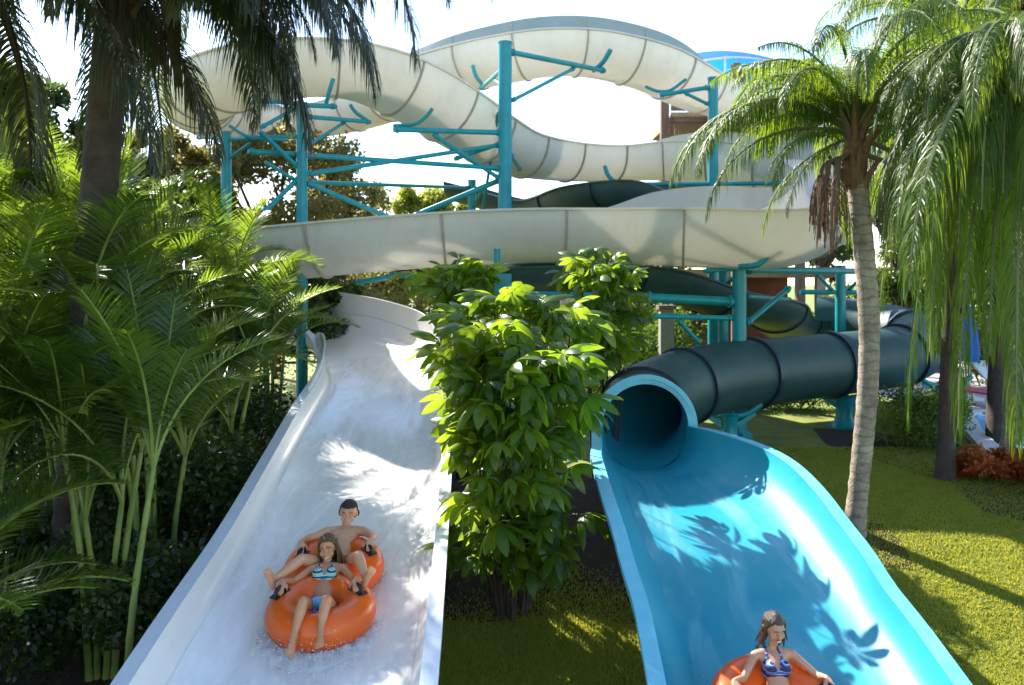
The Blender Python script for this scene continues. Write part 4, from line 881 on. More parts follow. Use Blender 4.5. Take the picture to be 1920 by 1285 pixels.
for px, py, Y, r, n in ((1130, 480, 12.5, .6, 16), (1090, 510, 12.4, .5, 14), (1170, 520, 12.6, .5, 14), (1140, 550, 12.4, .6, 14), (1100, 590, 12.2, .5, 12), (1180, 590, 12.6, .5, 12), (1140, 640, 12.3, .5, 12), (1100, 660, 12, .4, 8), (1165, 660, 12.6, .4, 8)): hp(px, py, Y, r, n)
schefflera('taller dark umbrella tree behind the blue tube mouth at its left', at(1135, 0, 12.6).x, 12.6, hd3, 7)
# ------------------------------------------------------------------ inflatable tubes and people
M['orange'] = mat('orange_vinyl', rough=.28, stops=[(.3, (.92, .125, .012)), (.7, (.98, .18, .02))], nscale=3, trans=.2, tcol=(.95, .16, .02), bmp=.15, bscale=9, bdist=.01)
M['orange_in'] = mat('orange_floor_vinyl', (.75, .07, .01), .35, (.8, .10, .015), 3)
M['black'] = mat('black_grip', (.012, .012, .014), .45)
M['skin_w'] = mat('tanned_skin', (.50, .22, .10), .42, (.58, .28, .14), 8, sss=.12)
M['skin_m'] = mat('fair_skin', (.60, .29, .16), .45, (.68, .36, .21), 8, sss=.12)
M['sole'] = mat('foot_sole_skin', (.62, .42, .33), .5, (.66, .45, .36), 8)
M['skin_g'] = mat('girl_skin', (.47, .24, .145), .42, (.54, .29, .18), 8, sss=.12)
M['hair_dark'] = mat('dark_short_hair', (.012, .009, .008), .55, (.03, .022, .018), 60, bmp=.8, bscale=120)
M['hair_brown'] = mat('wet_brown_hair', (.05, .022, .010), .35, (.15, .07, .03), 25, bmp=.5, bscale=90, vec=(4, 4, .6))
M['hair_girl'] = mat('wet_dark_hair', (.03, .018, .012), .3, (.08, .045, .03), 25, bmp=.5, bscale=90, vec=(4, 4, .6))
M['eye_white'] = mat('eye', (.7, .68, .66), .2); M['eye_dark'] = mat('iris', (.03, .02, .015), .2)
M['lip'] = mat('lip', (.45, .13, .11), .4); M['tooth'] = mat('teeth', (.8, .78, .74), .2)
def stripes(name, stops, scale, vec=(1, 1, 1), dist=1.5, rough=.6):
    m = bpy.data.materials.new(name); m.use_nodes = True; nt = m.node_tree; b = nt.nodes['Principled BSDF']; b.inputs['Roughness'].default_value = rough
    w = nt.nodes.new('ShaderNodeTexWave'); w.bands_direction = 'Z'; w.inputs['Scale'].default_value = scale; w.inputs['Distortion'].default_value = dist; w.inputs['Detail'].default_value = 1
    nt.links.new(scaled(nt, vec), w.inputs['Vector'])
    o = ramp(nt, w.outputs['Fac'], stops); o.node.color_ramp.interpolation = 'CONSTANT'; nt.links.new(o, b.inputs['Base Color']); return m
M['bikini'] = stripes('patterned_bikini', [(0, (.01, .05, .13)), (.18, (.02, .42, .50)), (.42, (.70, .74, .78)), (.6, (.03, .5, .58)), (.8, (.62, .25, .38)), (.9, (.45, .6, .2))], 7)
M['bikini_low'] = mat('pale_blue_bikini', (.30, .50, .72), .6, (.10, .52, .62), 14)
M['navy'] = stripes('navy_bikini', [(0, (.01, .015, .07)), (.45, (.03, .09, .38)), (.75, (.35, .5, .75)), (.9, (.02, .04, .2))], 5, dist=.3)
M['shorts'] = mat('yellow_orange_shorts', rough=.7, stops=[(.35, (.75, .36, .02)), (.48, (.80, .10, .02)), (.55, (.8, .42, .03)), (.66, (.75, .70, .6))], nscale=14)

def cap_mesh(mb, a, b, ra, rb, n=14, sc=None):
    """closed round cone from a to b; sc = (width, depth) squash about the axis"""
    a, b = Vector(a), Vector(b); t = (b - a); L = t.length; t = t.normalized() if L > 1e-6 else Vector((0, 0, 1))
    u = t.cross(Vector((0, 0, 1)) if abs(t.z) < .9 else Vector((1, 0, 0))).normalized(); v = u.cross(t).normalized()
    rows = []
    for k in range(1, 6): an = math.pi / 2 * k / 5; rows.append((a - t * ra * math.cos(an), ra * math.sin(an)))
    for k in range(0, 5): an = math.pi / 2 * k / 5; rows.append((b + t * rb * math.sin(an), rb * math.cos(an)))
    wx, wy = sc or (1, 1); vs = [a - t * ra]
    for c, r in rows:
        for j in range(n): an = 2 * math.pi * j / n; vs.append(c + u * math.cos(an) * r * wx + v * math.sin(an) * r * wy)
    vs.append(b + t * rb); m = len(rows); fs = [(0, 1 + (j + 1) % n, 1 + j) for j in range(n)]
    for i in range(m - 1): fs += [(1 + i * n + j, 1 + i * n + (j + 1) % n, 1 + (i + 1) * n + (j + 1) % n, 1 + (i + 1) * n + j) for j in range(n)]
    e = 1 + m * n; fs += [(e, 1 + (m - 1) * n + j, 1 + (m - 1) * n + (j + 1) % n) for j in range(n)]
    mb.add(vs, fs)
def ell(mb, c, r, rot=None, n=18, k=12):
    c = Vector(c); vs = [Vector((0, 0, -r[2]))]
    for i in range(1, k):
        an = math.pi * i / k
        for j in range(n): q = 2 * math.pi * j / n; vs.append(Vector((r[0] * math.sin(an) * math.cos(q), r[1] * math.sin(an) * math.sin(q), -r[2] * math.cos(an))))
    vs.append(Vector((0, 0, r[2])))
    if rot is not None: vs = [rot @ v for v in vs]
    vs = [c + v for v in vs]; fs = [(0, 1 + (j + 1) % n, 1 + j) for j in range(n)]
    for i in range(k - 2): fs += [(1 + i * n + j, 1 + i * n + (j + 1) % n, 1 + (i + 1) * n + (j + 1) % n, 1 + (i + 1) * n + j) for j in range(n)]
    e = 1 + (k - 1) * n; fs += [(e, 1 + (k - 2) * n + j, 1 + (k - 2) * n + (j + 1) % n) for j in range(n)]
    mb.add(vs, fs)
def fuse(mb, vox, it=6):
    """merge closed pieces into one continuous skin"""
    me = mb.mesh('tmp', M['black'], 0); o = link('tmp', me)
    m = o.modifiers.new('r', 'REMESH'); m.mode = 'VOXEL'; m.voxel_size = vox
    s = o.modifiers.new('s', 'SMOOTH'); s.factor = .5; s.iterations = it
    bpy.context.view_layer.update(); dg = bpy.context.evaluated_depsgraph_get(); out = bpy.data.meshes.new_from_object(o.evaluated_get(dg))
    bpy.data.objects.remove(o); bpy.data.meshes.remove(me)
    out.polygons.foreach_set('use_smooth', [True] * len(out.polygons)); return out
def shell(src, pred, off, name, mt, parent, thick=.004):
    """garment: the part of the body chosen by pred, lifted off the skin"""
    bm = bmesh.new(); bm.from_mesh(src); bm.normal_update(); bm.faces.ensure_lookup_table()
    kill = [f for f in bm.faces if not pred(f.calc_center_median(), f.normal)]
    bmesh.ops.delete(bm, geom=kill, context='FACES')
    for v in bm.verts: v.co += v.normal * (off + (mnoise.noise(v.co * 60) * .006 + mnoise.noise(v.co * 22) * .006 if name == 'hair' else 0))
    me = bpy.data.meshes.new(name); bm.to_mesh(me); bm.free(); me.materials.clear(); me.materials.append(mt)
    if not len(me.polygons): return None
    o = link(name, me, parent); sm = o.modifiers.new('t', 'SOLIDIFY'); sm.thickness = thick; sm.offset = -1; return o
def basis(face, up):
    f = Vector(face).normalized(); r = f.cross(Vector(up)).normalized(); u = r.cross(f).normalized()
    return Matrix((r, -f, u)).transposed()      # local x = right of the viewer facing them, -y = face, z = up
def head_parts(mb, c, B, s):
    def q(x, y, z): return Vector(c) + B @ Vector((x, y, z)) * s
    ell(mb, q(0, .012, .025), (.074 * s, .092 * s, .088 * s), B); ell(mb, q(0, -.022, -.04), (.054 * s, .062 * s, .062 * s), B)
    ell(mb, q(0, -.052, -.088), (.028 * s, .026 * s, .022 * s), B)                                  # chin
    cap_mesh(mb, q(0, -.082, .012), q(0, -.104, -.026), .011 * s, .015 * s, 10)                      # nose
    for sg in (-1, 1):
        ell(mb, q(.076 * sg, .012, -.006), (.011 * s, .02 * s, .032 * s), B)                         # ear
        ell(mb, q(.038 * sg, -.058, -.03), (.026 * s, .026 * s, .026 * s), B)                        # cheek
        cap_mesh(mb, q(.018 * sg, -.082, .036), q(.05 * sg, -.07, .031), .011 * s, .009 * s, 8)        # brow
def hand(mb, w, d, n, s, side, curl=.9):
    """w wrist, d pointing direction, n back-of-hand normal"""
    w, d, n = Vector(w), Vector(d).normalized(), Vector(n).normalized(); x = d.cross(n).normalized() * side; n = x.cross(d).normalized() * side
    for k, (o, l) in enumerate(((-.03, .065), (-.011, .076), (.010, .071), (.029, .056))):
        b0 = w + x * o * s * .6 + d * .02 * s; k1 = w + (d * .088 + x * o) * s; cap_mesh(mb, b0, k1, .016 * s, .012 * s, 8, (1, 1))
        p = k1; dd = d.copy()
        for j, f in enumerate((.45, .32, .23)):
            dd = (dd - n * curl * (.55 + .2 * j)).normalized(); p2 = p + dd * l * f * 1.15 * s; cap_mesh(mb, p, p2, (.0098 - .001 * j) * s, (.009 - .001 * j) * s, 8); p = p2
    p = w + (d * .03 - x * .02) * s; dd = (d - x * 1.1 - n * .3).normalized(); p2 = p + dd * .045 * s; cap_mesh(mb, p, p2, .014 * s, .011 * s, 8); dd = (d - x * .2 - n * .7 * curl).normalized(); cap_mesh(mb, p2, p2 + dd * .045 * s, .0105 * s, .009 * s, 8)
def foot(mb, ank, toe_dir, sole_n, s, side):
    """sole_n points out of the sole"""
    t = Vector(toe_dir).normalized(); n = Vector(sole_n).normalized(); x = t.cross(n).normalized()
    heel = Vector(ank) + n * .055 * s - t * .045 * s; ball = heel + t * .165 * s; cap_mesh(mb, heel, ball, .033 * s, .026 * s, 12, (1, 1)); cap_mesh(mb, Vector(ank), ball - n * .01 * s, .036 * s, .026 * s, 12)
    for k in range(-1, 2): cap_mesh(mb, heel + t * .05 * s, ball + x * k * .022 * s, .024 * s, .022 * s, 10)
    for k, (o, l, r) in enumerate(((.034, .045, .0135), (.014, .042, .0105), (-.003, .037, .0095), (-.019, .030, .009), (-.033, .022, .0085))):
        b0 = ball + x * o * side * s; cap_mesh(mb, b0, b0 + t * l * s, r * s * 1.1, r * s, 8)
def person(label, J, s, skin, female, origin, Mx, group=None):
    """J: joints in the local frame of the tube"""
    V = Vector; HS = s * 1.2; t = thing('person', label, 'person', origin, group); t.rotation_euler = Mx.to_euler()
    mb = MB(); hip, ch, hd, face = V(J['hip']), V(J['chest']), V(J['head']), V(J['face']); hd = ch.lerp(hd, .88); ax = (ch - hip).normalized()
    shL, shR = V(J['sh'][0]), V(J['sh'][1]); xx = (shR - shL).normalized(); fr = xx.cross(ax).normalized()
    if fr.z < 0: fr = -fr
    B0 = Matrix((xx, -fr, ax)).transposed(); up = .148 if not female else .128; k = s
    waist = hip.lerp(ch, .42)
    ell(mb, hip + ax * .02 * k, (.155 * k if female else .15 * k, .105 * k, .12 * k), B0)
    ell(mb, waist, (.112 * k if female else .125 * k, .085 * k, .15 * k), B0)
    ell(mb, hip.lerp(ch, .78), (.132 * k if female else .152 * k, .098 * k, .15 * k), B0)
    ell(mb, ch - ax * .03 * k, (.15 * k if female else .175 * k, .078 * k, .075 * k), B0)
    for sg in (-1, 1):
        if female: ell(mb, hip.lerp(ch, .74) + xx * .068 * k * sg + fr * .075 * k, (.056 * k, .052 * k, .056 * k), B0)
        else: ell(mb, hip.lerp(ch, .82) + xx * .075 * k * sg + fr * .062 * k, (.075 * k, .036 * k, .052 * k), B0)
    neck = ch + ax * .03 * k; cap_mesh(mb, neck, hd - (hd - neck).normalized() * .03 * k, .055 * k if not female else .046 * k, .048 * k if not female else .042 * k, 14)
    for sh in (shL, shR): cap_mesh(mb, neck + (sh - neck) * .25, sh, .05 * k, .046 * k if female else .056 * k, 12)
    upface = (hd - neck).normalized() + V((0, 0, .6)); B = basis(face, upface); head_parts(mb, hd, B, HS)
    for i, sg in ((0, -1), (1, 1)):
        sh, el, wr = V(J['sh'][i]), V(J['el'][i]), V(J['wr'][i]); f = 1 if female else 1.18
        cap_mesh(mb, sh, sh.lerp(el, .5), .043 * k * f, .038 * k * f); cap_mesh(mb, sh.lerp(el, .5), el, .038 * k * f, .032 * k * f)
        cap_mesh(mb, el, el.lerp(wr, .3), .032 * k * f, .034 * k * f); cap_mesh(mb, el.lerp(wr, .3), wr, .033 * k * f, .021 * k * f)
        hand(mb, wr, V(J['hd'][i]), V(J['hn'][i]), k * 1.05, -sg)
        if 'kn' in J:
            hj = hip + xx * .085 * k * sg; kn, an = V(J['kn'][i]), V(J['an'][i]); g = 1 if female else 1.02
            cap_mesh(mb, hj, hj.lerp(kn, .45), .088 * k * g, .074 * k * g); cap_mesh(mb, hj.lerp(kn, .45), kn, .074 * k * g, .052 * k * g)
            cal = kn.lerp(an, .3); back = (kn - hj).cross(an - kn); cap_mesh(mb, kn, cal, .050 * k * g, .054 * k * g); cap_mesh(mb, cal, an, .054 * k * g, .033 * k * g)
            foot(mb, an, V(J['toe'][i]), V(J['sole'][i]), k * 1.02, -sg)
    me = fuse(mb, .0085 if 'kn' in J else .0075, 4); me.materials.clear(); me.materials.append(skin)
    body = link('body', me, t)
    # eyes and mouth
    def q(x, y, z): return hd + B @ V((x, y, z)) * HS
    for sg in (-1, 1):
        m2 = MB(); ell(m2, q(.031 * sg, -.079, .008), (.0115 * k, .007 * k, .0055 * k), B, 12, 8); e = m2.build('eye', M['eye_white'], t, 60)
        m2 = MB(); ell(m2, q(.031 * sg, -.086, .008), (.006 * k, .004 * k, .006 * k), B, 10, 6); m2.build('iris', M['eye_dark'], e, 60)
        m2 = MB(); cap_mesh(m2, q(.017 * sg, -.092, .037), q(.048 * sg, -.080, .035), .0034 * k, .0024 * k, 6); m2.build('eyebrow', M['hair_dark'], t, 60)
    m2 = MB(); ell(m2, q(0, -.088, -.056), (.027 * k, .012 * k, .012 * k), B, 14, 8); mo = m2.build('mouth', M['lip'], t, 60)
    m2 = MB(); ell(m2, q(0, -.094, -.055), (.021 * k, .009 * k, .0062 * k), B, 12, 8); m2.build('teeth', M['tooth'], mo, 60)
    return t, me, B, hd, hip, ch, ax, xx, fr, B0
def hair_cap(src, hd, B, k, mt, t, off=.010, short=True):
    Bi = B.transposed()
    def pr(c, n):
        p = Bi @ (c - hd) / k
        if p.length > .17: return False
        if short: return (p.z > .066 - max(0, p.y) * .9 and p.z > -.05) or (p.y > .02 and p.z > -.045 and abs(p.x) < .09)
        return p.z > .074 - max(0, (p.y + .05)) * 1.7 and p.z > -.08 or (p.y > .035 and p.z > -.10)
    return shell(src, pr, off * k, 'hair', mt, t, .012 * k)
def hair_locks(t, hd, B, k, mt, n, length, seed, hang):
    rg = random.Random(seed); mb = MB()
    for j in range(n):
        a = math.pi * (rg.uniform(-.08, 1.08)); x = math.cos(a); y = math.sin(a)
        r = Vector((x * .078, y * .085 + .012, rg.uniform(-.02, .07))); p0 = hd + B @ r * k; L = length * k * rg.uniform(.75, 1.1)
        out = (B @ Vector((x * .6, y * .4, 0))); h = Vector(hang).normalized(); w = Vector((rg.uniform(-.2, .2), rg.uniform(-.2, .2), 0))
        pts = [p0, p0 + (out * .25 + h) * L * .3, p0 + (out * .18 + h + w * .5) * L * .65, p0 + (out * .1 + h + w) * L]
        C, _ = catmull([[*p, 0] for p in pts], .03 * k); rr = .0135 * k
        mb.tube([Vector(c[:3]) for c in C], [rr * (1 - .7 * i / len(C)) for i in range(len(C))], 5)
    return mb.build('hair_locks', mt, t, 60)
def ring_mesh(mb, cx, cy, cz, Rr, r, n=56, m=20, sx=1.0):
    vs = []
    for i in range(n):
        a = 2 * math.pi * i / n
        for j in range(m): b = 2 * math.pi * j / m; q = Rr + r * math.cos(b); vs.append((cx + q * math.cos(a) * sx, cy + q * math.sin(a), cz + r * math.sin(b)))
    mb.add(vs, [(i * m + j, ((i + 1) % n) * m + j, ((i + 1) % n) * m + (j + 1) % m, i * m + (j + 1) % m) for i in range(n) for j in range(m)])
def handle(t, x, y, z, rz, seed=0):
    h = bpy.data.objects.new('handle', None); mb = MB(); ca, sa = math.cos(rz), math.sin(rz); pts = []
    for kx, kz in ((-.075, 0), (-.07, .035), (-.045, .055), (0, .062), (.045, .055), (.07, .035), (.075, 0)): pts.append(Vector((x + kx * ca, y + kx * sa, z + kz)))
    bpy.data.objects.remove(h); mb.tube(pts, [.014, .016, .021, .023, .021, .016, .014], 10)
    o = mb.build('handle', M['black'], t, 60)
    mb = MB()
    vs = []
    for kx, ky in ((-.1, -.045), (.1, -.045), (.1, .045), (-.1, .045)):
        for dz in (0.0, .012): vs.append((x + kx * ca - ky * sa, y + kx * sa + ky * ca, z - .006 + dz))
    mb.add(vs, [(0, 2, 4, 6), (1, 7, 5, 3), (0, 1, 3, 2), (2, 3, 5, 4), (4, 5, 7, 6), (6, 7, 1, 0)]); mb.build('handle_pad', M['black'], o, 0); return o
# frame of the double tube on the white slide
def slide_frame(Q, Y):
    i = int(np.argmin(np.abs(Q[:, 1] - Y))); c = Vector(Q[i, :3]); t = Vector(Q[i - 2, :3] - Q[i + 2, :3]).normalized()   # uphill
    return c - Vector((0, 0, 1)) * Q[i, 4], t
fl, th = slide_frame(WQ, 7.8)
pit = math.asin(th.z); UP0 = Vector((0, 0, 1))
org = Vector((at(613, 1100, 7.8).x, 7.8, fl.z + .02))
MX = Matrix.Rotation(R(6), 3, 'Z') @ Matrix.Rotation(pit, 3, 'X')
RR, rr_ = .33, .175
tb = thing('double_tube', 'orange inflatable double tube carrying the couple down the white slide', 'tube', org); tb.rotation_euler = MX.to_euler()
mb = MB(); ring_mesh(mb, 0, -.40, rr_, RR, rr_); ring_mesh(mb, .03, .42, rr_, RR, rr_); me = fuse(mb, .018, 8); me.materials.clear(); me.materials.append(M['orange']); link('inflated_ring', me, tb)
for cx, cy in ((0, -.40), (.03, .42)):
    mb = MB(); mb.tube([(cx, cy, .03), (cx, cy, .055)], RR - .05, 24); mb.build('mesh_floor', M['orange_in'], tb, 40)
hpos = [(-.37, -.36, .345, R(62)), (.33, -.36, .345, R(-52)), (-.29, .36, .345, R(70)), (.38, .40, .345, R(-60))]
for x, y, z, a in hpos: handle(tb, x, y, z, a)
mb = MB()   # small blue printed mark on the front of the tube
for a0, ln in ((90, .06), (0, .045), (215, .05), (150, .035)):
    d = Vector((math.cos(R(a0)), math.sin(R(a0)), 0)); p = Vector((-.02, -.70, .353)); sd_ = Vector((-d.y, d.x, 0)) * .012
    mb.add([p - sd_, p + d * ln - sd_ * .5 + Vector((0, 0, -.006)), p + d * ln + sd_ * .5 + Vector((0, 0, -.006)), p + sd_], [(0, 1, 2, 3)])
mb.build('printed_mark', mat('blue_print', (.06, .05, .35), .5), tb, 0)
# man in the rear ring
k = .97
JM = dict(hip=(.06, .40, .19), chest=(.10, .83, .36), head=(.12, 1.04, .50), face=(-.05, -1, .05), sh=((-.09, .80, .37), (.29, .80, .37)),
          el=((-.27, .66, .38), (.42, .66, .38)), wr=((-.31, .47, .44), (.40, .49, .44)), hd=((.1, -1, -.15), (-.1, -1, -.15)), hn=((0, -.1, 1), (0, -.1, 1)),
          kn=((-.24, .06, .46), (.30, .08, .46)), an=((-.45, -.20, .40), (.39, -.22, .40)), toe=((-.25, -.2, 1), (.45, -.2, .9)), sole=((-.35, -1, -.1), (.25, -1, -.1)))
man, me, B, hd_m, hip_m, ch_m, ax_m, xx_m, fr_m, B0 = person('dark haired man in yellow shorts leaning back in the rear ring of the tube', JM, k, M['skin_m'], False, org, MX)
hair_cap(me, hd_m, B, k * 1.2, M['hair_dark'], man, .013)
kn0, kn1 = Vector(JM['kn'][0]), Vector(JM['kn'][1])
def pr_shorts(c, n):
    d = c - hip_m
    if d.dot(ax_m) > .09 * k: return False
    for sg, kn in ((-1, kn0), (1, kn1)):
        hj = hip_m + xx_m * .085 * sg * k; v = kn - hj; f = (c - hj).dot(v) / v.length_squared; dd = (c - hj - v * f).length
        if -.4 < f < .5 and dd < .14: return True
    return d.length < .17
shell(me, pr_shorts, .014, 'swim_shorts', M['shorts'], man, .008)
# woman in the front ring
k = .93
JW = dict(hip=(-.01, -.38, .18), chest=(.0, .07, .35), head=(-.01, .25, .50), face=(-.12, -1, .08), sh=((-.155, .04, .355), (.155, .04, .355)),
          el=((-.29, -.14, .34), (.27, -.14, .34)), wr=((-.36, -.28, .425), (.315, -.28, .425)), hd=((-.05, -1, -.12), (.05, -1, -.12)), hn=((0, -.1, 1), (0, -.1, 1)),
          kn=((-.11, -.70, .45), (.09, -.70, .46)), an=((-.16, -.90, .27), (.06, -.86, .30)), toe=((-.1, -.75, -.3), (.05, -.8, -.2)), sole=((0, -.4, -.9), (0, -.4, -.9)))
woman, me, B, hd_w, hip_w, ch_w, ax_w, xx_w, fr_w, B0w = person('long haired woman in a patterned bikini holding black grips in the front ring', JW, k, M['skin_w'], True, org, MX)
hair_cap(me, hd_w, B, k * 1.2, M['hair_brown'], woman, .012, False)
hair_locks(woman, hd_w, B, k * 1.18, M['hair_brown'], 46, .25, 3, (.12, -.25, -.75))
def bik_top(hip, ch, ax, xx, fr, k, neck=True):
    def pr(c, n):
        d = c - hip; h = d.dot(ax) / (ch - hip).length; x = d.dot(xx) / k; f = n.dot(fr)
        if abs(x) > .19: return False
        if .60 < h < .68 and abs(x) < .16: return True
        if f > -.1 and .60 < h < .88 - .0 * abs(x) and abs(abs(x) - .07) < .062 * (1.05 - (h - .6) * 2.4): return True
        return f > 0 and .8 < h < 1.12 and abs(abs(x) - (.075 - (h - .8) * .07)) < .009
    return pr
def bik_low(hip, ax, xx, fr, k):
    def pr(c, n):
        d = c - hip; h = d.dot(ax) / k; x = abs(d.dot(xx)) / k
        if h > .085: return False
        if .045 < h <= .085 and x < .17: return True
        return x < .04 + max(0, (h + .13)) * .55 and -.14 < h <= .05
    return pr
shell(me, bik_top(hip_w, ch_w, ax_w, xx_w, fr_w, k), .006, 'bikini_top', M['bikini'], woman)
shell(me, bik_low(hip_w, ax_w, xx_w, fr_w, k), .006, 'bikini_bottom', M['bikini_low'], woman)
# girl on the blue slide
fl, th = slide_frame(BQ, 6.5); GY = 6.02
orgG = Vector((at(1456, 1300, GY).x, GY, fl.z + .02)); MG = Matrix.Rotation(R(4), 3, 'Z') @ Matrix.Rotation(math.asin(th.z), 3, 'X')
tg = thing('single_tube', 'orange inflatable ring carrying the girl at the foot of the blue slide', 'tube', orgG); tg.rotation_euler = MG.to_euler()
mb = MB(); ring_mesh(mb, 0, 0, .18, .34, .18); me = fuse(mb, .018, 6); me.materials.clear(); me.materials.append(M['orange']); link('inflated_ring', me, tg)
mb = MB(); mb.tube([(0, 0, .03), (0, 0, .055)], .29, 24); mb.build('mesh_floor', M['orange_in'], tg, 40)
for x, a in ((-.36, R(65)), (.36, R(-65))): handle(tg, x, -.02, .355, a)
k = .82
JG = dict(hip=(.02, -.02, .18), chest=(.04, .30, .44), head=(.05, .37, .66), face=(.15, -1, -.02), sh=((-.11, .29, .44), (.19, .29, .44)),
          el=((-.24, .15, .36), (.34, .15, .36)), wr=((-.35, .06, .43), (.36, .06, .43)), hd=((0, -1, -.15), (0, -1, -.15)), hn=((0, -.1, 1), (0, -.1, 1)),
          kn=((-.10, -.38, .42), (.14, -.38, .42)), an=((-.13, -.62, .22), (.15, -.62, .22)), toe=((-.1, -.9, .35), (.1, -.9, .35)), sole=((0, -.5, -.9), (0, -.5, -.9)))
girl, me, B, hd_g, hip_g, ch_g, ax_g, xx_g, fr_g, B0g = person('laughing girl with wet hair in a navy bikini top on the blue slide', JG, k, M['skin_g'], True, orgG, MG)
hair_cap(me, hd_g, B, k * 1.2, M['hair_girl'], girl, .012, False); hair_locks(girl, hd_g, B, k * 1.18, M['hair_girl'], 44, .21, 5, (0, -.05, -1))
shell(me, bik_top(hip_g, ch_g, ax_g, xx_g, fr_g, k), .006, 'bikini_top', M['navy'], girl)
shell(me, bik_low(hip_g, ax_g, xx_g, fr_g, k), .006, 'bikini_bottom', M['navy'], girl)

# ------------------------------------------------------------------ running water and splash
def water_mat(name, tint, foam, lo, hi, sc, bs=.16):
    m = bpy.data.materials.new(name); m.use_nodes = True; nt = m.node_tree; b = nt.nodes['Principled BSDF']
    b.inputs['Base Color'].default_value = (*foam, 1); b.inputs['Roughness'].default_value = .25
    g = nt.nodes.new('ShaderNodeBsdfGlossy'); g.inputs['Roughness'].default_value = .12; tr = nt.nodes.new('ShaderNodeBsdfTransparent'); tr.inputs[0].default_value = (*tint, 1)
    mx = nt.nodes.new('ShaderNodeMixShader'); mx.inputs[0].default_value = .06; nt.links.new(tr.outputs[0], mx.inputs[1]); nt.links.new(g.outputs[0], mx.inputs[2])
    v = scaled(nt, sc); n1 = noise(nt, 1.4, 4, .55, v, .5); f = ramp(nt, n1, [(lo, (0, 0, 0)), (hi, (1, 1, 1))])
    m2 = nt.nodes.new('ShaderNodeMixShader'); nt.links.new(f, m2.inputs[0]); nt.links.new(mx.outputs[0], m2.inputs[1]); nt.links.new(b.outputs[0], m2.inputs[2])
    bp = nt.nodes.new('ShaderNodeBump'); bp.inputs['Strength'].default_value = bs; bp.inputs['Distance'].default_value = .02; nt.links.new(noise(nt, 3.5, 3, .5, v, .6), bp.inputs['Height'])
    nt.links.new(bp.outputs[0], g.inputs['Normal']); nt.links.new(bp.outputs[0], b.inputs['Normal'])
    nt.links.new(m2.outputs[0], nt.nodes['Material Output'].inputs[0]); return m
def water_sheet(name, Q, i0, frac, mt, label, lift=.018, ncs=30):
    fr = frames(Q); mb = MB(); vs = []; rg = random.Random(2)
    for i in range(i0, len(Q)):
        c, s, u, t = fr[i]; w, d = Q[i, 3] - .03, Q[i, 4] - .03; pr = [p for p in uprof(w - lift, d - lift, 3.0 if Q is WQ else 2.5, 60) if abs(p[0]) < w * frac]
        for j in range(ncs + 1):
            f = j / ncs * (len(pr) - 1); a = int(min(len(pr) - 2, f)); x = pr[a][0] + (pr[a + 1][0] - pr[a][0]) * (f - a); y = pr[a][1] + (pr[a + 1][1] - pr[a][1]) * (f - a)
            p = c + s * x + u * (y + .012 * mnoise.noise(Vector((x * 6, i * .5, 1)))); vs.append(p)
    n = len(Q) - i0; mb.add(vs, [(j * (ncs + 1) + k, j * (ncs + 1) + k + 1, (j + 1) * (ncs + 1) + k + 1, (j + 1) * (ncs + 1) + k) for j in range(n - 1) for k in range(ncs)])
    return stuff(mb.build(name, mt, smooth=180), label, 'water')
water_sheet('running_water', WQ, int(len(WQ) * .42), .90, water_mat('white_water', (.97, .98, 1), (.97, .95, .92), .22, .70, (1.6, .3, 1.6), .07), 'foamy water running down the white slide')
water_sheet('running_water', BQ, 4, .72, water_mat('clear_water', (.85, .98, 1), (.26, .64, .75), .50, 1.05, (2.0, .3, 2.0)), 'thin clear water running down the blue slide')
foam = mat('splash_foam', (.93, .93, .95), .5, (.97, .97, .97), 10, trans=.6, tcol=(.97, .97, .98))
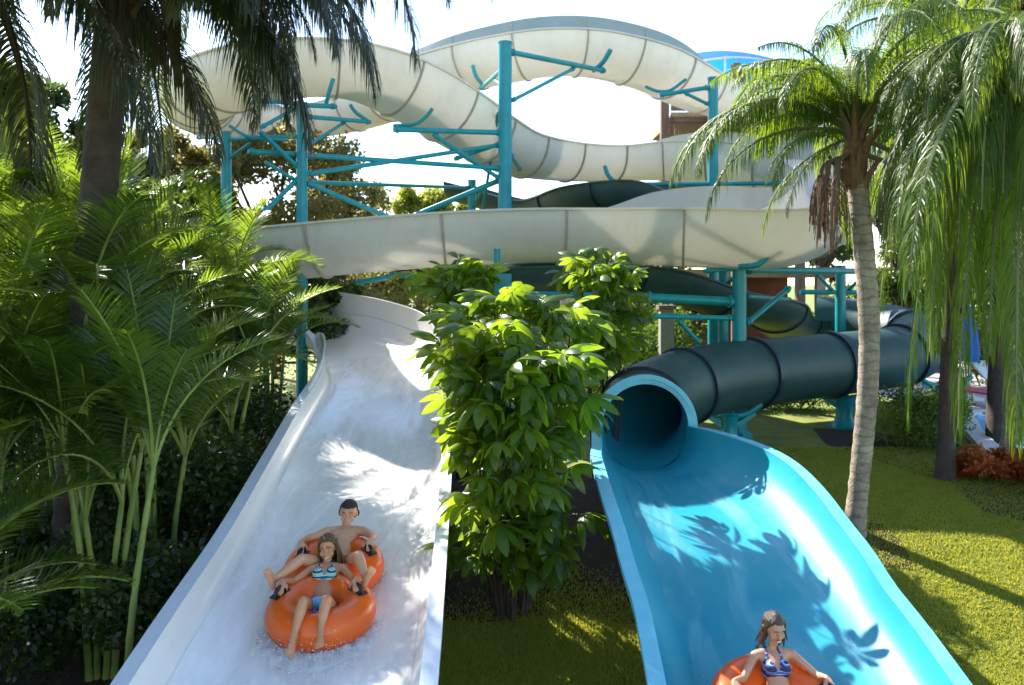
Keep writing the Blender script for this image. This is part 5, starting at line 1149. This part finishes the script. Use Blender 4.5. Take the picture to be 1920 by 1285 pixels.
def splash(name, org, MX, arcs, n, seed, label):
    rg = np.random.default_rng(seed); P_ = []
    for (cx, cy, r, a0, a1, w, hgt) in arcs:
        a = np.radians(rg.uniform(a0, a1, n)); q = r + np.abs(rg.normal(0, w, n)) - .03; z = np.abs(rg.normal(0, hgt, n)) + .005
        P_.append(np.stack([cx + q * np.cos(a), cy + q * np.sin(a), z], 1))
    P_ = np.concatenate(P_); m = len(P_); s = (.002 + .010 * rg.random(m) ** 5)[:, None]; s *= (1 - .5 * np.clip(P_[:, 2:3] / .3, 0, 1))
    oc = np.array([(1, 0, 0), (0, 1, 0), (-1, 0, 0), (0, -1, 0), (0, 0, 1), (0, 0, -1)], float)
    V = P_[:, None, :] + oc[None] * s[:, None, :] * rg.uniform(.6, 1.4, (m, 6, 1)); Mn = np.array(MX); V = V @ Mn.T
    me = quadmesh(name, V, 6, [(0, 1, 4), (1, 2, 4), (2, 3, 4), (3, 0, 4), (1, 0, 5), (2, 1, 5), (3, 2, 5), (0, 3, 5)], foam, True)
    o = link(name, me, None, org); return stuff(o, label, 'splash')
splash('splash', org, MX, [(0, -.40, .50, 180, 370, .07, .05), (0, -.55, .45, 230, 310, .10, .10), (.03, .42, .49, -10, 190, .05, .03)], 2600, 1, 'white foam thrown up around the double tube')
splash('splash', orgG, MG, [(0, 0, .52, 0, 360, .05, .03)], 1800, 2, 'small splash around the girl in the single tube')

def foam_skirt(org, MX, arcs, seed, label):
    mb = MB()
    for (cx, cy, r, a0, a1, w, hgt) in arcs:
        n = 90; m = 10; b0 = []
        for i in range(n + 1):
            f = i / n; a = R(a0 + (a1 - a0) * f); e = math.sin(math.pi * f) ** .5
            for j in range(m + 1):
                g = j / m; nz = mnoise.noise(Vector((i * .23, j * .5, seed))) + .6 * mnoise.noise(Vector((i * .7, j * .9, seed + 4)))
                q = r - .10 + (w * 2.2 + .05 * nz) * g * e; z = .004 + (hgt * math.sin(math.pi * g) ** .8 * (1 + .55 * nz)) * e * (1 - .25 * g)
                b0.append((cx + q * math.cos(a), cy + q * math.sin(a), max(.002, z)))
        mb.add(b0, [(i * (m + 1) + j, (i + 1) * (m + 1) + j, (i + 1) * (m + 1) + j + 1, i * (m + 1) + j + 1) for i in range(n) for j in range(m)])
    o = mb.build('foam', foam, None, 180, org); o.rotation_euler = MX.to_euler(); return stuff(o, label, 'foam')
foam_skirt(org, MX, [(0, -.40, .50, 175, 370, .13, .10), (.03, .42, .49, -30, 60, .07, .05), (.03, .42, .49, 130, 215, .07, .05)], 1, 'white foam piled against the front of the double tube')
foam_skirt(orgG, MG, [(0, 0, .52, -20, 200, .06, .04)], 2, 'foam line where the single tube meets the water')
